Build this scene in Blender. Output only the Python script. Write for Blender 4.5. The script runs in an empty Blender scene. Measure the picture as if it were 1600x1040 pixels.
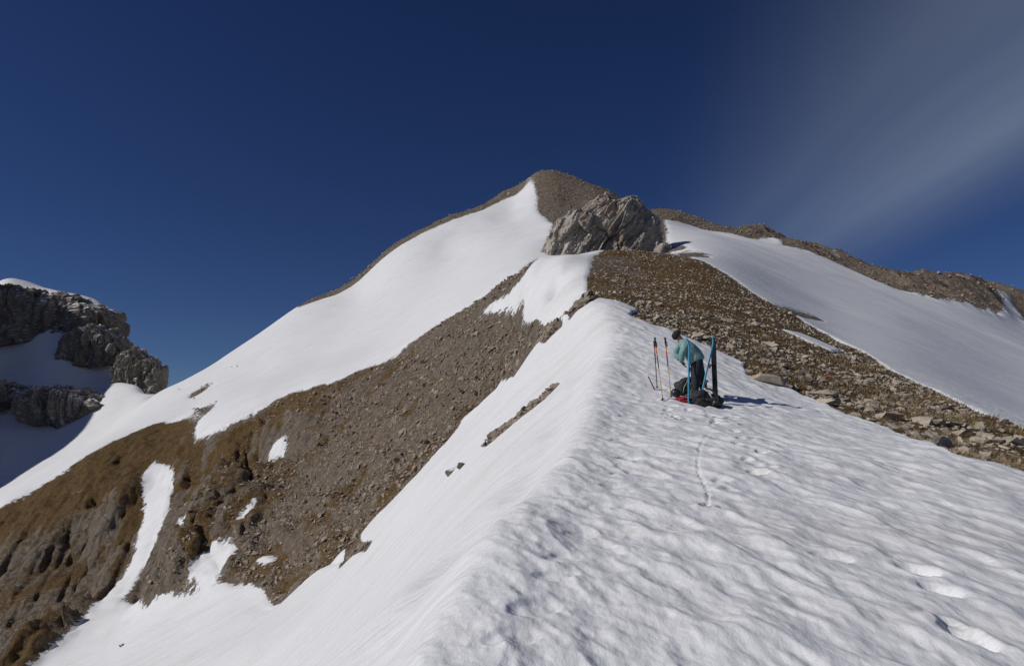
import bpy, bmesh, math, random
import numpy as np
from mathutils import Vector, Matrix, Euler
random.seed(7); RNG = np.random.default_rng(7)
scene = bpy.context.scene
COL = scene.collection

# ------------------------------------------------------------------ camera
F = 1100.0 / 1600.0                 # focal length in picture widths
PITCH = math.radians(5.5)
EYE = 1.65                          # eye height over the snow; world origin is at the camera
cam_d = bpy.data.cameras.new('camera'); cam = bpy.data.objects.new('camera', cam_d); COL.objects.link(cam)
cam_d.sensor_width = 36.0; cam_d.lens = 36.0 * F; cam_d.clip_start = 0.05; cam_d.clip_end = 40000
cam.location = (0, 0, 0); cam.rotation_euler = (math.pi/2 + PITCH, 0, 0)
scene.camera = cam

# ------------------------------------------------------------------ light
SUN_EL, SUN_AZ = math.radians(35), math.radians(-106)     # azimuth from +Y, clockwise
sun_dir = Vector((math.cos(SUN_EL)*math.sin(SUN_AZ), math.cos(SUN_EL)*math.cos(SUN_AZ), math.sin(SUN_EL)))
sd = bpy.data.lights.new('sun', 'SUN'); sun = bpy.data.objects.new('sun', sd); COL.objects.link(sun)
sd.energy = 2.9; sd.angle = math.radians(0.53); sd.color = (1.0, 0.965, 0.92)
sun.rotation_euler = (-sun_dir).to_track_quat('-Z', 'Y').to_euler()
world = bpy.data.worlds.new('World'); scene.world = world; world.use_nodes = True
def build_world():
    nt = world.node_tree; nt.nodes.clear(); N = nt.nodes.new; L = nt.links.new
    out = N('ShaderNodeOutputWorld'); bg = N('ShaderNodeBackground'); bg.inputs[1].default_value = 0.058
    sky = N('ShaderNodeTexSky'); sky.sky_type = 'NISHITA'; sky.sun_disc = False
    sky.sun_elevation = SUN_EL; sky.sun_rotation = SUN_AZ
    sky.altitude = 2400; sky.air_density = 1.0; sky.dust_density = 0.15; sky.ozone_density = 3.0
    tc = N('ShaderNodeTexCoord')
    va = N('ShaderNodeVectorMath'); va.operation = 'ADD'; L(tc.outputs['Generated'], va.inputs[0]); va.inputs[1].default_value = (0, 0, 0.07)
    vn = N('ShaderNodeVectorMath'); vn.operation = 'NORMALIZE'; L(va.outputs[0], vn.inputs[0]); L(vn.outputs[0], sky.inputs['Vector'])
    # thin cirrus: streaks drawn along one wind direction, on a cloud plane far overhead
    sep = N('ShaderNodeSeparateXYZ'); L(tc.outputs['Generated'], sep.inputs[0])
    def math_(op, a, b=None, c=None, clamp=False):
        m = N('ShaderNodeMath'); m.operation = op; m.use_clamp = clamp
        for i, v in enumerate((a, b, c)):
            if v is None: continue
            if isinstance(v, (int, float)): m.inputs[i].default_value = v
            else: L(v, m.inputs[i])
        return m.outputs[0]
    zc = math_('MAXIMUM', sep.outputs[2], 0.03)
    px = math_('DIVIDE', sep.outputs[0], zc); py = math_('DIVIDE', sep.outputs[1], zc)
    ca, sa = math.cos(CIRRUS_ANG), math.sin(CIRRUS_ANG)
    al = math_('ADD', math_('MULTIPLY', px, ca), math_('MULTIPLY', py, sa))
    ac = math_('ADD', math_('MULTIPLY', px, -sa), math_('MULTIPLY', py, ca))
    cmb = N('ShaderNodeCombineXYZ')
    L(math_('MULTIPLY', al, 0.16), cmb.inputs[0]); L(math_('MULTIPLY', ac, 0.8), cmb.inputs[1])
    nz = N('ShaderNodeTexNoise'); nz.inputs['Scale'].default_value = 1.0; nz.inputs['Detail'].default_value = 7; nz.inputs['Roughness'].default_value = 0.52
    nz.inputs['Distortion'].default_value = 0.3
    L(cmb.outputs[0], nz.inputs['Vector'])
    d = math_('SUBTRACT', ac, CIRRUS_OFF)
    lo = N('ShaderNodeMapRange'); lo.interpolation_type = 'SMOOTHSTEP'; L(d, lo.inputs[0])
    for i, v in ((1, -2.4), (2, -1.5), (3, 0), (4, 1)): lo.inputs[i].default_value = v
    hi = N('ShaderNodeMapRange'); hi.interpolation_type = 'SMOOTHSTEP'; L(d, hi.inputs[0])
    for i, v in ((1, -1.7), (2, -0.25), (3, 1), (4, 0)): hi.inputs[i].default_value = v
    band = math_('MULTIPLY', lo.outputs[0], hi.outputs[0])
    nn = N('ShaderNodeMapRange'); L(nz.outputs[0], nn.inputs[0])
    for i, v in ((1, 0.32), (2, 0.72), (3, 0.30), (4, 1.0)): nn.inputs[i].default_value = v
    al2 = N('ShaderNodeMapRange'); al2.interpolation_type = 'SMOOTHSTEP'; L(al, al2.inputs[0])
    for i, v in ((1, 1.0), (2, 7.0), (3, 1.0), (4, 0.35)): al2.inputs[i].default_value = v
    fac = math_('MULTIPLY', math_('MULTIPLY', band, nn.outputs[0]), al2.outputs[0])
    fac = math_('MULTIPLY', fac, 0.54, clamp=True)
    mix = N('ShaderNodeMix'); mix.data_type = 'RGBA'
    hs = N('ShaderNodeHueSaturation'); hs.inputs['Hue'].default_value = 0.513; hs.inputs['Saturation'].default_value = 1.10; hs.inputs['Value'].default_value = 0.60
    sc1 = N('ShaderNodeVectorMath'); sc1.operation = 'SCALE'; sc1.inputs['Scale'].default_value = 0.35; L(sky.outputs[0], sc1.inputs[0])
    gm = N('ShaderNodeGamma'); gm.inputs[1].default_value = 1.25; L(sc1.outputs[0], gm.inputs[0])
    sc2 = N('ShaderNodeVectorMath'); sc2.operation = 'SCALE'; sc2.inputs['Scale'].default_value = 2.75; L(gm.outputs[0], sc2.inputs[0])
    L(sc2.outputs[0], hs.inputs['Color'])
    L(fac, mix.inputs[0]); L(hs.outputs[0], mix.inputs[6]); mix.inputs[7].default_value = (5.4, 6.5, 8.0, 1)
    L(mix.outputs[2], bg.inputs[0]); L(bg.outputs[0], out.inputs[0])
CIRRUS_ANG, CIRRUS_OFF = math.radians(84), 0.0
build_world()
scene.view_settings.view_transform = 'Standard'; scene.view_settings.look = 'None'
scene.view_settings.exposure = 0.0; scene.view_settings.gamma = 1.0

# ------------------------------------------------------------------ helpers
cp, sp = math.cos(PITCH), math.sin(PITCH)
def ray(u, v):
    """survey sighting: bearing/elevation slopes (X/Y, Z/Y) of a point read off the 1600x1040 picture"""
    a = (u-800)/1100.0; b = (520-v)/1100.0
    yy = cp - b*sp
    return a/yy, (sp + b*cp)/yy
def at(u, v, Y):
    x, z = ray(u, v); return (x*Y, Y, z*Y)

def hash2(ix, iy, seed):
    h = (ix.astype(np.int64)*374761393 + iy.astype(np.int64)*668265263 + seed*974634777) & 0x7fffffff
    h = ((h ^ (h >> 13)) * 1274126177) & 0x7fffffff
    h = ((h ^ (h >> 16)) * 2246822519) & 0x7fffffff
    return ((h ^ (h >> 15)) & 0xffffff) / float(0xffffff)
def vnoise(x, y, seed=0):
    x0 = np.floor(x); y0 = np.floor(y); fx = x-x0; fy = y-y0
    fx = fx*fx*fx*(fx*(fx*6-15)+10); fy = fy*fy*fy*(fy*(fy*6-15)+10)
    a = hash2(x0, y0, seed); b = hash2(x0+1, y0, seed); c = hash2(x0, y0+1, seed); d = hash2(x0+1, y0+1, seed)
    return (a*(1-fx)+b*fx)*(1-fy) + (c*(1-fx)+d*fx)*fy
def fbm(x, y, octv=4, seed=0, gain=0.5):
    s = 0; a = 1.0; t = 0
    for o in range(octv):
        s = s + a*(vnoise(x+17.3*o, y-9.1*o, seed+o)-0.5); t += a*0.5; a *= gain; x = x*2.03; y = y*2.03
    return s/t
def ridged(x, y, octv=4, seed=0, gain=0.5):
    s = 0; a = 1.0; t = 0
    for o in range(octv):
        s = s + a*(1-np.abs(2*vnoise(x+5.7*o, y+3.3*o, seed+o)-1)); t += a; a *= gain; x = x*2.1; y = y*2.1
    return s/t
def sstep(a, b, x):
    t = np.clip((x-a)/(b-a), 0, 1); return t*t*(3-2*t)
def hash3(ix, iy, iz, seed):
    return hash2(ix + iz*57.0*131, iy + iz*113.0, seed)
def vnoise3(p, seed=0):
    f0 = np.floor(p); f = p-f0; f = f*f*(3-2*f); r = 0
    for dx in (0, 1):
        for dy in (0, 1):
            for dz in (0, 1):
                w = (f[:,0] if dx else 1-f[:,0])*(f[:,1] if dy else 1-f[:,1])*(f[:,2] if dz else 1-f[:,2])
                r = r + w*hash3(f0[:,0]+dx, f0[:,1]+dy, f0[:,2]+dz, seed)
    return r
def cell3(p, seed=0):
    """cellular noise: distance to nearest and second nearest feature point, id of the nearest"""
    f0 = np.floor(p); d1 = np.full(len(p), 9.0); d2 = np.full(len(p), 9.0); cid = np.zeros(len(p)); tilt = np.zeros(len(p))
    for dx in (-1, 0, 1):
        for dy in (-1, 0, 1):
            for dz in (-1, 0, 1):
                c = f0 + np.array((dx, dy, dz))
                o = np.stack([hash3(c[:,0], c[:,1], c[:,2], seed+k) for k in range(3)], 1)
                d = np.linalg.norm(c+o-p, axis=1)
                h = hash3(c[:,0], c[:,1], c[:,2], seed+9)
                near = d < d1
                d2 = np.where(near, d1, np.minimum(d2, d)); cid = np.where(near, h, cid); d1 = np.where(near, d, d1)
                tl = (((c+o-p)*np.stack([hash3(c[:,0], c[:,1], c[:,2], seed+12+k)-0.5 for k in range(3)], 1)).sum(1))
                tilt = np.where(near, tl, tilt)
    return d1, d2, cid, tilt

def new_obj(name, me, parent=None, mat=None, kind=None, label=None, cat=None, group=None):
    o = bpy.data.objects.new(name, me); COL.objects.link(o)
    if mat is not None and me is not None: me.materials.append(mat)
    if parent is not None: o.parent = parent
    if kind: o['kind'] = kind
    if label: o['label'] = label
    if cat: o['category'] = cat
    if group: o['group'] = group
    return o
def np_mesh(name, V, Fc, smooth=True, normals=None):
    """V (n,3); Fc (m,k) array of equal-sized polygons"""
    me = bpy.data.meshes.new(name); Fc = np.asarray(Fc, dtype=np.int32); k = Fc.shape[1]
    me.vertices.add(len(V)); me.vertices.foreach_set('co', np.asarray(V, dtype=np.float32).ravel())
    me.loops.add(Fc.size); me.loops.foreach_set('vertex_index', Fc.ravel())
    me.polygons.add(len(Fc)); me.polygons.foreach_set('loop_start', np.arange(0, Fc.size, k, dtype=np.int32))
    me.polygons.foreach_set('loop_total', np.full(len(Fc), k, dtype=np.int32))
    me.update(calc_edges=True)
    me.polygons.foreach_set('use_smooth', np.full(len(Fc), smooth))
    if normals is not None:
        me.normals_split_custom_set_from_vertices([tuple(n) for n in normals.astype(float)])
    me.update(); return me

# ------------------------------------------------------------------ materials
def mat_new(name):
    m = bpy.data.materials.new(name); m.use_nodes = True; nt = m.node_tree; nt.nodes.clear()
    out = nt.nodes.new('ShaderNodeOutputMaterial'); b = nt.nodes.new('ShaderNodeBsdfPrincipled')
    nt.links.new(b.outputs[0], out.inputs[0]); return m, nt, b
def nd(nt, typ, **kw):
    n = nt.nodes.new(typ)
    for k, v in kw.items():
        if k.startswith('i_'):
            key = k[2:].replace('_', ' '); n.inputs[int(key) if key.isdigit() else key].default_value = v
        else: setattr(n, k, v)
    return n
def ramp(nt, fac, stops, interp='LINEAR'):
    r = nt.nodes.new('ShaderNodeValToRGB'); r.color_ramp.interpolation = interp; e = r.color_ramp.elements
    while len(e) > 1: e.remove(e[-1])
    e[0].position, e[0].color = stops[0][0], (*stops[0][1], 1)
    for p, c in stops[1:]:
        x = e.new(p); x.color = (*c, 1)
    nt.links.new(fac, r.inputs[0]); return r.outputs[0]
def mixc(nt, fac, a, b, blend='MIX'):
    m = nt.nodes.new('ShaderNodeMix'); m.data_type = 'RGBA'; m.blend_type = blend
    for s, v in ((0, fac), (6, a), (7, b)):
        if isinstance(v, (int, float)): m.inputs[s].default_value = v
        elif isinstance(v, tuple): m.inputs[s].default_value = (*v, 1)
        else: nt.links.new(v, m.inputs[s])
    return m.outputs[2]
def mth(nt, op, a, b=None, c=None, clamp=False):
    m = nt.nodes.new('ShaderNodeMath'); m.operation = op; m.use_clamp = clamp
    for i, v in enumerate((a, b, c)):
        if v is None: continue
        if isinstance(v, (int, float)): m.inputs[i].default_value = v
        else: nt.links.new(v, m.inputs[i])
    return m.outputs[0]
def maprange(nt, v, a, b, c=0.0, d=1.0, smooth=False):
    m = nt.nodes.new('ShaderNodeMapRange'); nt.links.new(v, m.inputs[0])
    if smooth: m.interpolation_type = 'SMOOTHSTEP'
    for i, x in ((1, a), (2, b), (3, c), (4, d)): m.inputs[i].default_value = x
    return m.outputs[0]

def rock_colour(nt, pos, stone, grass=None):
    """broken limestone ground: returns colour, height (metres)"""
    L = nt.links.new
    def noise(scale, detail=5, rough=0.55, vec=pos):
        n = nd(nt, 'ShaderNodeTexNoise'); n.inputs['Scale'].default_value = scale; n.inputs['Detail'].default_value = detail
        n.inputs['Roughness'].default_value = rough; L(vec, n.inputs['Vector']); return n.outputs[0]
    def voro(scale, feature='F1', vec=pos):
        n = nd(nt, 'ShaderNodeTexVoronoi', feature=feature); n.inputs['Scale'].default_value = scale
        L(vec, n.inputs['Vector']); return n
    big = noise(0.12, 6); mid = noise(0.9, 6); fine = noise(9, 6, 0.65)
    base = ramp(nt, mid, [(0.25, (0.14, 0.118, 0.094)), (0.5, (0.245, 0.21, 0.172)), (0.75, (0.345, 0.305, 0.255))])
    base = mixc(nt, maprange(nt, fine, 0.35, 0.7), base, mixc(nt, 0.5, base, (0.36, 0.33, 0.285)))
    smp = nd(nt, 'ShaderNodeMapping'); smp.inputs['Rotation'].default_value = (0.5, 0.35, 0); smp.inputs['Scale'].default_value = (1.0, 1.0, 0.3); L(pos, smp.inputs[0])
    strk = noise(1.6, 8, 0.7, smp.outputs[0]); crk = voro(0.55, 'DISTANCE_TO_EDGE', smp.outputs[0])
    base = mixc(nt, maprange(nt, strk, 0.42, 0.62, 0, 0.75), base, (0.105, 0.092, 0.078))
    base = mixc(nt, maprange(nt, noise(0.3, 4), 0.56, 0.7, 0, 0.6), base, (0.33, 0.235, 0.16))
    base = mixc(nt, maprange(nt, crk.outputs['Distance'], 0.0, 0.05, 0.8, 0), base, (0.06, 0.05, 0.042))
    v1 = voro(3.2); v1e = voro(3.2, 'DISTANCE_TO_EDGE'); v2 = voro(9.0); v2e = voro(9.0, 'DISTANCE_TO_EDGE')
    cellc = nd(nt, 'ShaderNodeSeparateColor'); L(v1.outputs['Color'], cellc.inputs[0])
    cell2 = nd(nt, 'ShaderNodeSeparateColor'); L(v2.outputs['Color'], cell2.inputs[0])
    tone = ramp(nt, cellc.outputs[0], [(0.0, (0.10, 0.084, 0.066)), (0.5, (0.26, 0.225, 0.185)), (1.0, (0.50, 0.45, 0.38))])
    tone2 = ramp(nt, cell2.outputs[1], [(0.0, (0.085, 0.068, 0.05)), (0.6, (0.24, 0.205, 0.168)), (1.0, (0.46, 0.415, 0.35))])
    st = mixc(nt, maprange(nt, mid, 0.4, 0.6), tone, tone2)
    soil = mixc(nt, maprange(nt, big, 0.35, 0.65), (0.085, 0.055, 0.035), (0.15, 0.105, 0.07))
    e1 = maprange(nt, v1e.outputs['Distance'], 0.0, 0.10); e2 = maprange(nt, v2e.outputs['Distance'], 0.0, 0.10)
    e = mixc(nt, maprange(nt, mid, 0.4, 0.6), e1, e2)
    st = mixc(nt, e, soil, st)
    col = mixc(nt, stone, base, st)
    col = mixc(nt, maprange(nt, big, 0.45, 0.75, 0, 0.3), col, (0.20, 0.15, 0.105))
    if grass is not None:
        gcol = ramp(nt, noise(2.5, 6, 0.7), [(0.3, (0.085, 0.056, 0.026)), (0.5, (0.15, 0.097, 0.040)), (0.7, (0.22, 0.145, 0.058))])
        gm = mth(nt, 'ADD', grass, mth(nt, 'MULTIPLY', mth(nt, 'SUBTRACT', noise(1.7, 7, 0.7), 0.5), 1.5))
        gm = maprange(nt, gm, 0.42, 0.62)
        col = mixc(nt, gm, col, gcol)
    col = mixc(nt, 1.0, col, (1.05, 0.985, 0.915), 'MULTIPLY')
    hgt = mth(nt, 'ADD', mth(nt, 'MULTIPLY', e, 0.22), mth(nt, 'ADD', mth(nt, 'MULTIPLY', fine, 0.10), mth(nt, 'MULTIPLY', mid, 0.35)))
    hgt = mth(nt, 'ADD', hgt, mth(nt, 'MULTIPLY', mth(nt, 'SUBTRACT', 1.0, stone), mth(nt, 'MULTIPLY', strk, 0.9)))
    return col, hgt

def make_terrain_mat():
    m, nt, b = mat_new('snow_and_scree'); L = nt.links.new
    geo = nd(nt, 'ShaderNodeNewGeometry'); pos = geo.outputs['Position']
    def att(n):
        a = nd(nt, 'ShaderNodeAttribute', attribute_name=n); return a.outputs['Fac']
    snow, grass, stone, far = att('snow'), att('grass'), att('stone'), att('far')
    # snow edge broken up at two scales
    n1 = nd(nt, 'ShaderNodeTexNoise', i_Scale=1.6, i_Detail=7, i_Roughness=0.75); L(pos, n1.inputs['Vector'])
    n2 = nd(nt, 'ShaderNodeTexNoise', i_Scale=7.0, i_Detail=4, i_Roughness=0.6); L(pos, n2.inputs['Vector'])
    nn = mixc(nt, far, n2.outputs[0], n1.outputs[0])
    sm = mth(nt, 'ADD', snow, mth(nt, 'MULTIPLY', mth(nt, 'SUBTRACT', nn, 0.5), 1.3))
    sm = maprange(nt, sm, 0.47, 0.53)
    rc, rh = rock_colour(nt, pos, stone, grass)
    # snow: clean firn with faint dust streaks
    mp = nd(nt, 'ShaderNodeMapping'); mp.inputs['Rotation'].default_value = (0, 0, 0.3); mp.inputs['Scale'].default_value = (0.25, 1.4, 0.8); L(pos, mp.inputs[0])
    ds = nd(nt, 'ShaderNodeTexNoise', i_Scale=0.5, i_Detail=8, i_Roughness=0.65); L(mp.outputs[0], ds.inputs['Vector'])
    scol = ramp(nt, ds.outputs[0], [(0.3, (0.815, 0.825, 0.84)), (0.52, (0.80, 0.803, 0.808)), (0.74, (0.735, 0.715, 0.69))])
    col = mixc(nt, sm, rc, scol)
    L(col, b.inputs['Base Color'])
    L(maprange(nt, sm, 0, 1, 0.9, 0.55), b.inputs['Roughness'])
    b.inputs['Specular IOR Level'].default_value = 0.25
    # relief: wind ripples and sun cups on snow, broken stone on rock
    def ripple(scale, stretch, rot):
        q = nd(nt, 'ShaderNodeMapping'); q.inputs['Rotation'].default_value = (0, 0, rot); q.inputs['Scale'].default_value = (1, stretch, 1) if stretch > 0 else (-stretch, 1, 1); L(pos, q.inputs[0])
        r = nd(nt, 'ShaderNodeTexNoise', i_Scale=scale, i_Detail=5, i_Roughness=0.6); L(q.outputs[0], r.inputs['Vector']); return r.outputs[0]
    sh = mth(nt, 'ADD', mth(nt, 'MULTIPLY', ripple(2.6, -2.0, 0), 0.030), mth(nt, 'MULTIPLY', ripple(20.0, -1.4, 0), 0.004))
    nx = nd(nt, 'ShaderNodeSeparateXYZ'); L(geo.outputs['Normal'], nx.inputs[0]); side = maprange(nt, mth(nt, 'ABSOLUTE', nx.outputs[0]), 0.2, 0.42)
    sh = mth(nt, 'ADD', sh, mth(nt, 'MULTIPLY', side, mth(nt, 'ADD', mth(nt, 'MULTIPLY', ripple(0.35, 4.0, 0.35), 0.22), mth(nt, 'MULTIPLY', ripple(1.1, 5.0, 0.5), 0.07))))
    h = mixc(nt, sm, rh, mth(nt, 'ADD', sh, 0.12))
    bp = nd(nt, 'ShaderNodeBump'); bp.inputs['Strength'].default_value = 0.75; bp.inputs['Distance'].default_value = 1.0
    L(h, bp.inputs['Height']); L(bp.outputs[0], b.inputs['Normal'])
    return m
MAT_TERRAIN = make_terrain_mat()

# ------------------------------------------------------------------ terrain heights
CREST = [(700,1040,3.36),(745,930,4.22),(790,825,5.6),(850,775,6.7),(908,695,9.5),(928,620,14.2),(945,570,17.5),(962,540,20.5),(955,505,24),(935,475,28.5)]
PTS = [at(*c) for c in CREST]
# ridge crest continued below and beyond the view
RX = [(-0.2,-6,-2.4),(-0.45,-2,-1.85),(-0.42,1,-1.58)]
PTS += RX
crest_xyz = np.array(RX + [at(*c) for c in CREST] + [at(918,455,40), at(885,425,50), at(852,405,61), at(850,398,85), at(846,385,108)])
def drop(w): return np.interp(w, [0,1,3,8,18,40,60,90], [0,0.75,2.7,8.2,18.6,32,43,58])
for y in (-3, 0, 3.4, 6, 9, 13, 18, 24, 31):
    cx = np.interp(y, crest_xyz[:,1], crest_xyz[:,0]); cz = np.interp(y, crest_xyz[:,1], crest_xyz[:,2])
    for w in (1, 3, 8, 16, 28, 45, 70):
        PTS.append((cx-w, y+0.15*w, cz-float(drop(w))+0.03*w))
for y in list(np.geomspace(1.2, 28.5, 26)) + [33, 40, 45, 50, 56, 61]:
    cx = np.interp(y, crest_xyz[:,1], crest_xyz[:,0]); cz = np.interp(y, crest_xyz[:,1], crest_xyz[:,2])
    k = max(1.0, y/14)
    PTS.append((cx-0.10*k, y, cz-0.02*k)); PTS.append((cx-0.28*k, y, cz-0.17*k)); PTS.append((cx-0.6*k, y, cz-0.52*k))
    if y < 28: PTS.append((cx+0.5*k, y, cz+0.0*k))
PIX = [
 # foreground snow, its edge to the rocks, the rock strip and its far edge
 (1150,1040,3.36),(1600,1040,3.5),(1150,850,5.2),(1350,850,5.4),(1600,850,5.7),(1150,720,8.2),(1350,740,8.0),(1080,640,12.9),(1000,690,9.6),(1000,800,6.1),
 (1600,740,8.9),(1420,680,11.9),(1250,625,16.2),(1170,575,19.5),(1060,520,23.5),(1000,488,27.5),(1090,632,13.7),(1030,560,18.5),
 (1600,672,16),(1480,620,22),(1390,577,30),(1300,530,38),(1200,465,50),(1100,405,66),
 (1600,704,12),(1400,625,18.5),(1300,580,22.5),(1200,520,30),(1100,450,44),(1020,425,52),(960,450,40),
 (940,392,63),(1040,397,68),(1000,393,66),(960,425,50),
 # second cornice and the snow apron left of the knoll
 (918,455,40),(885,425,50),(852,405,61),(835,430,62),(800,440,70),(760,490,64),(815,505,53),(870,470,48),(910,400,60),
 # rock band under the ridge, lower edge then upper edge
 (900,490,33),(820,590,38),(720,690,42),(640,760,45),(560,840,46),(430,940,47),(230,960,60),(75,1040,60),
 (840,412,78),(760,460,80),(700,500,82),(600,560,88),(500,595,95),(400,620,102),(300,660,106),(150,720,108),(0,792,106),
 (800,520,58),(700,600,60),(600,700,60),(500,700,72),(500,800,56),(400,800,66),(400,720,80),(300,800,75),(300,900,62),
 (235,760,95),(200,900,76),(160,760,93),(100,850,88),(0,900,88),(0,1000,76),(60,960,76),(190,830,84),(250,850,76),
 # great snow flank and the rib on its skyline
 (830,395,112),(835,275,262),(700,345,243),(650,371,237),(600,399,230),(480,475,217),(350,567,203),(250,616,192),
 (700,440,145),(600,500,140),(600,540,105),(500,560,130),(400,590,140),(300,640,132),(200,665,150),(100,720,142),(0,780,128),
 (760,380,175),(800,330,222),(820,370,165),(700,391,190),(560,466,185),
 # saddle, basin and the peak on the left
 (150,690,170),(0,725,185),(60,690,200),(200,630,205),(120,610,232),(0,620,235),(0,580,255),(150,560,258),
 (0,470,272),(80,475,272),(150,480,276),(0,433,300),(80,448,298),(150,468,290),(178,500,280),(200,605,240),(225,613,224),(250,617,213),
 # summit cone
 (855,270,264),(900,283,260),(950,303,253),(1040,333,242),(900,320,215),(870,345,180),(900,360,150),(950,340,180),(1000,360,150),
 (950,398,100),(1040,400,100),(1000,393,118),(900,400,108),
 # right-hand snow field and its skyline ridge
 (1000,330,222),(1100,356,205),(1190,371,195),(1310,405,188),(1440,443,178),(1530,452,180),(790,296,255),(800,303,243),
 (1100,397,78),(1100,384,105),(1100,366,155),(1100,347,232),(1060,385,105),(1060,362,150),
 (1200,456,58),(1200,432,84),(1200,402,130),(1190,362,218),(1310,396,208),(1440,433,196),(1530,436,200),(1600,462,205),
 (1300,520,44),(1300,485,72),(1300,440,125),(1400,565,35),(1400,535,52),(1400,498,85),(1400,460,140),(1590,495,180),
 (1600,664,21),(1600,635,40),(1600,590,72),(1600,545,115),
 (1750,520,215),(1750,560,150),(1750,640,60),(1750,700,24),(1750,735,14),(1750,790,8.5),(1750,1040,3.7),
 (2200,1040,4.5),(2200,900,9),(2200,820,22),(2200,740,70),(2200,640,200),
 # left of the view
 (-150,430,292),(-150,640,245),(-150,760,190),(-150,850,120),(-150,1000,85),(-350,385,268),(-350,790,150),(-500,800,140),(-500,950,130),(-500,1150,80),
]
PTS += [at(*p) for p in PIX]
# far sides of the skyline ridges fall away
for (u, v, d) in [(835,275,262),(700,345,243),(650,371,237),(600,399,230),(480,475,217),(350,567,203),(250,616,192),(0,433,300),(80,448,298),(-150,430,292),(-350,385,268),
                  (855,270,264),(900,283,260),(950,303,253),(1040,333,242),(1100,347,232),(1190,362,218),(1310,396,208),(1440,433,196),(1530,436,200),(1600,462,205),(1750,520,215),(2200,640,200)]:
    x, y, z = at(u, v, d)
    for k, dr in ((1.06,0.22),(1.15, 0.35), (1.5, 0.45), (2.2, 0.45)):
        PTS.append((x*k, y*k, z - (k-1)*d*dr))
# the spur of the left peak that shades the basin
PTS += [(-222,208,60),(-242,205,85),(-232,232,75),(-215,240,58),(-212,162,56),(-228,160,72),(-262,182,90),(-215,185,58),(-200,148,44),(-180,205,2),(-178,165,-14),(-150,130,-27),(-185,225,8)]
PTS.append((4.5, 84, at(950,398,84)[2]-1.0)); PTS.append((12, 84, at(1000,398,84)[2]-1.5))
PTS = np.array(PTS, dtype=float)
KTH = 3.2
def dom(x, y):
    r = np.hypot(x, y); return np.stack([np.arctan2(x, y)*KTH, np.log(np.maximum(r, 0.3))], -1)
azp = np.abs(np.arctan2(PTS[:,0], PTS[:,1])); PTS = PTS[azp < 1.45]
D = dom(PTS[:,0], PTS[:,1]); S = (PTS[:,2]+EYE)/np.hypot(PTS[:,0], PTS[:,1])
def kern(d): return np.where(d > 1e-9, d*d*np.log(np.maximum(d, 1e-9)), 0)
n = len(D)
A = np.zeros((n+3, n+3)); A[:n,:n] = kern(np.linalg.norm(D[:,None]-D[None], axis=2)) + np.eye(n)*3e-5
A[:n,n] = 1; A[:n,n+1:] = D; A[n,:n] = 1; A[n+1:,:n] = D.T
W = np.linalg.solve(A, np.concatenate([S, np.zeros(3)]))
def base_height(x, y):
    sh = x.shape; q = dom(x.ravel(), y.ravel()); out = np.empty(len(q))
    for i in range(0, len(q), 40000):
        c = q[i:i+40000]
        d2 = ((c[:,None,:]-D[None])**2).sum(2)
        out[i:i+40000] = (0.5*d2*np.log(np.maximum(d2, 1e-18)))@W[:n] + W[n] + c@W[n+1:]
    return (out*np.hypot(x.ravel(), y.ravel()) - EYE).reshape(sh)

NC, AZ0, AZ1 = 840, math.radians(-56), math.radians(56)
R_ROWS = np.concatenate([np.geomspace(0.4, 2.4, 40, endpoint=False), np.geomspace(2.4, 34, 540, endpoint=False), np.geomspace(34, 330, 520, endpoint=False), np.geomspace(330, 620, 30)])
NR = len(R_ROWS)
AZ = np.linspace(AZ0, AZ1, NC)
RR, TT = np.meshgrid(R_ROWS, AZ, indexing='ij')
# coarse solve, then bicubic-ish refinement by solving on every second node
cr = np.unique(np.r_[np.arange(0, NR, 3), NR-1]); cc = np.unique(np.r_[np.arange(0, NC, 3), NC-1])
Xc = RR[np.ix_(cr, cc)]*np.sin(TT[np.ix_(cr, cc)]); Yc = RR[np.ix_(cr, cc)]*np.cos(TT[np.ix_(cr, cc)])
Sc = (base_height(Xc, Yc)+EYE)/RR[np.ix_(cr, cc)]
tmp = np.stack([np.interp(np.arange(NR), cr, Sc[:,j]) for j in range(len(cc))], 1)
S0 = np.stack([np.interp(np.arange(NC), cc, tmp[i]) for i in range(NR)], 0)
def blur(a, k):
    for _ in range(2):
        for ax in (0, 1):
            p = np.pad(a, [(k,k) if i == ax else (0,0) for i in range(2)], mode='edge'); c = np.cumsum(p, axis=ax)
            c = np.concatenate([np.zeros_like(np.take(c, [0], axis=ax)), c], axis=ax)
            n_ = a.shape[ax]; w = 2*k+1
            a = (np.take(c, range(w, w+n_), axis=ax)-np.take(c, range(0, n_), axis=ax))/w
    return a
S0 = blur(S0, 1)
X = RR*np.sin(TT); Y = RR*np.cos(TT); Z = S0*RR - EYE
Z0 = Z.copy()

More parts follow.
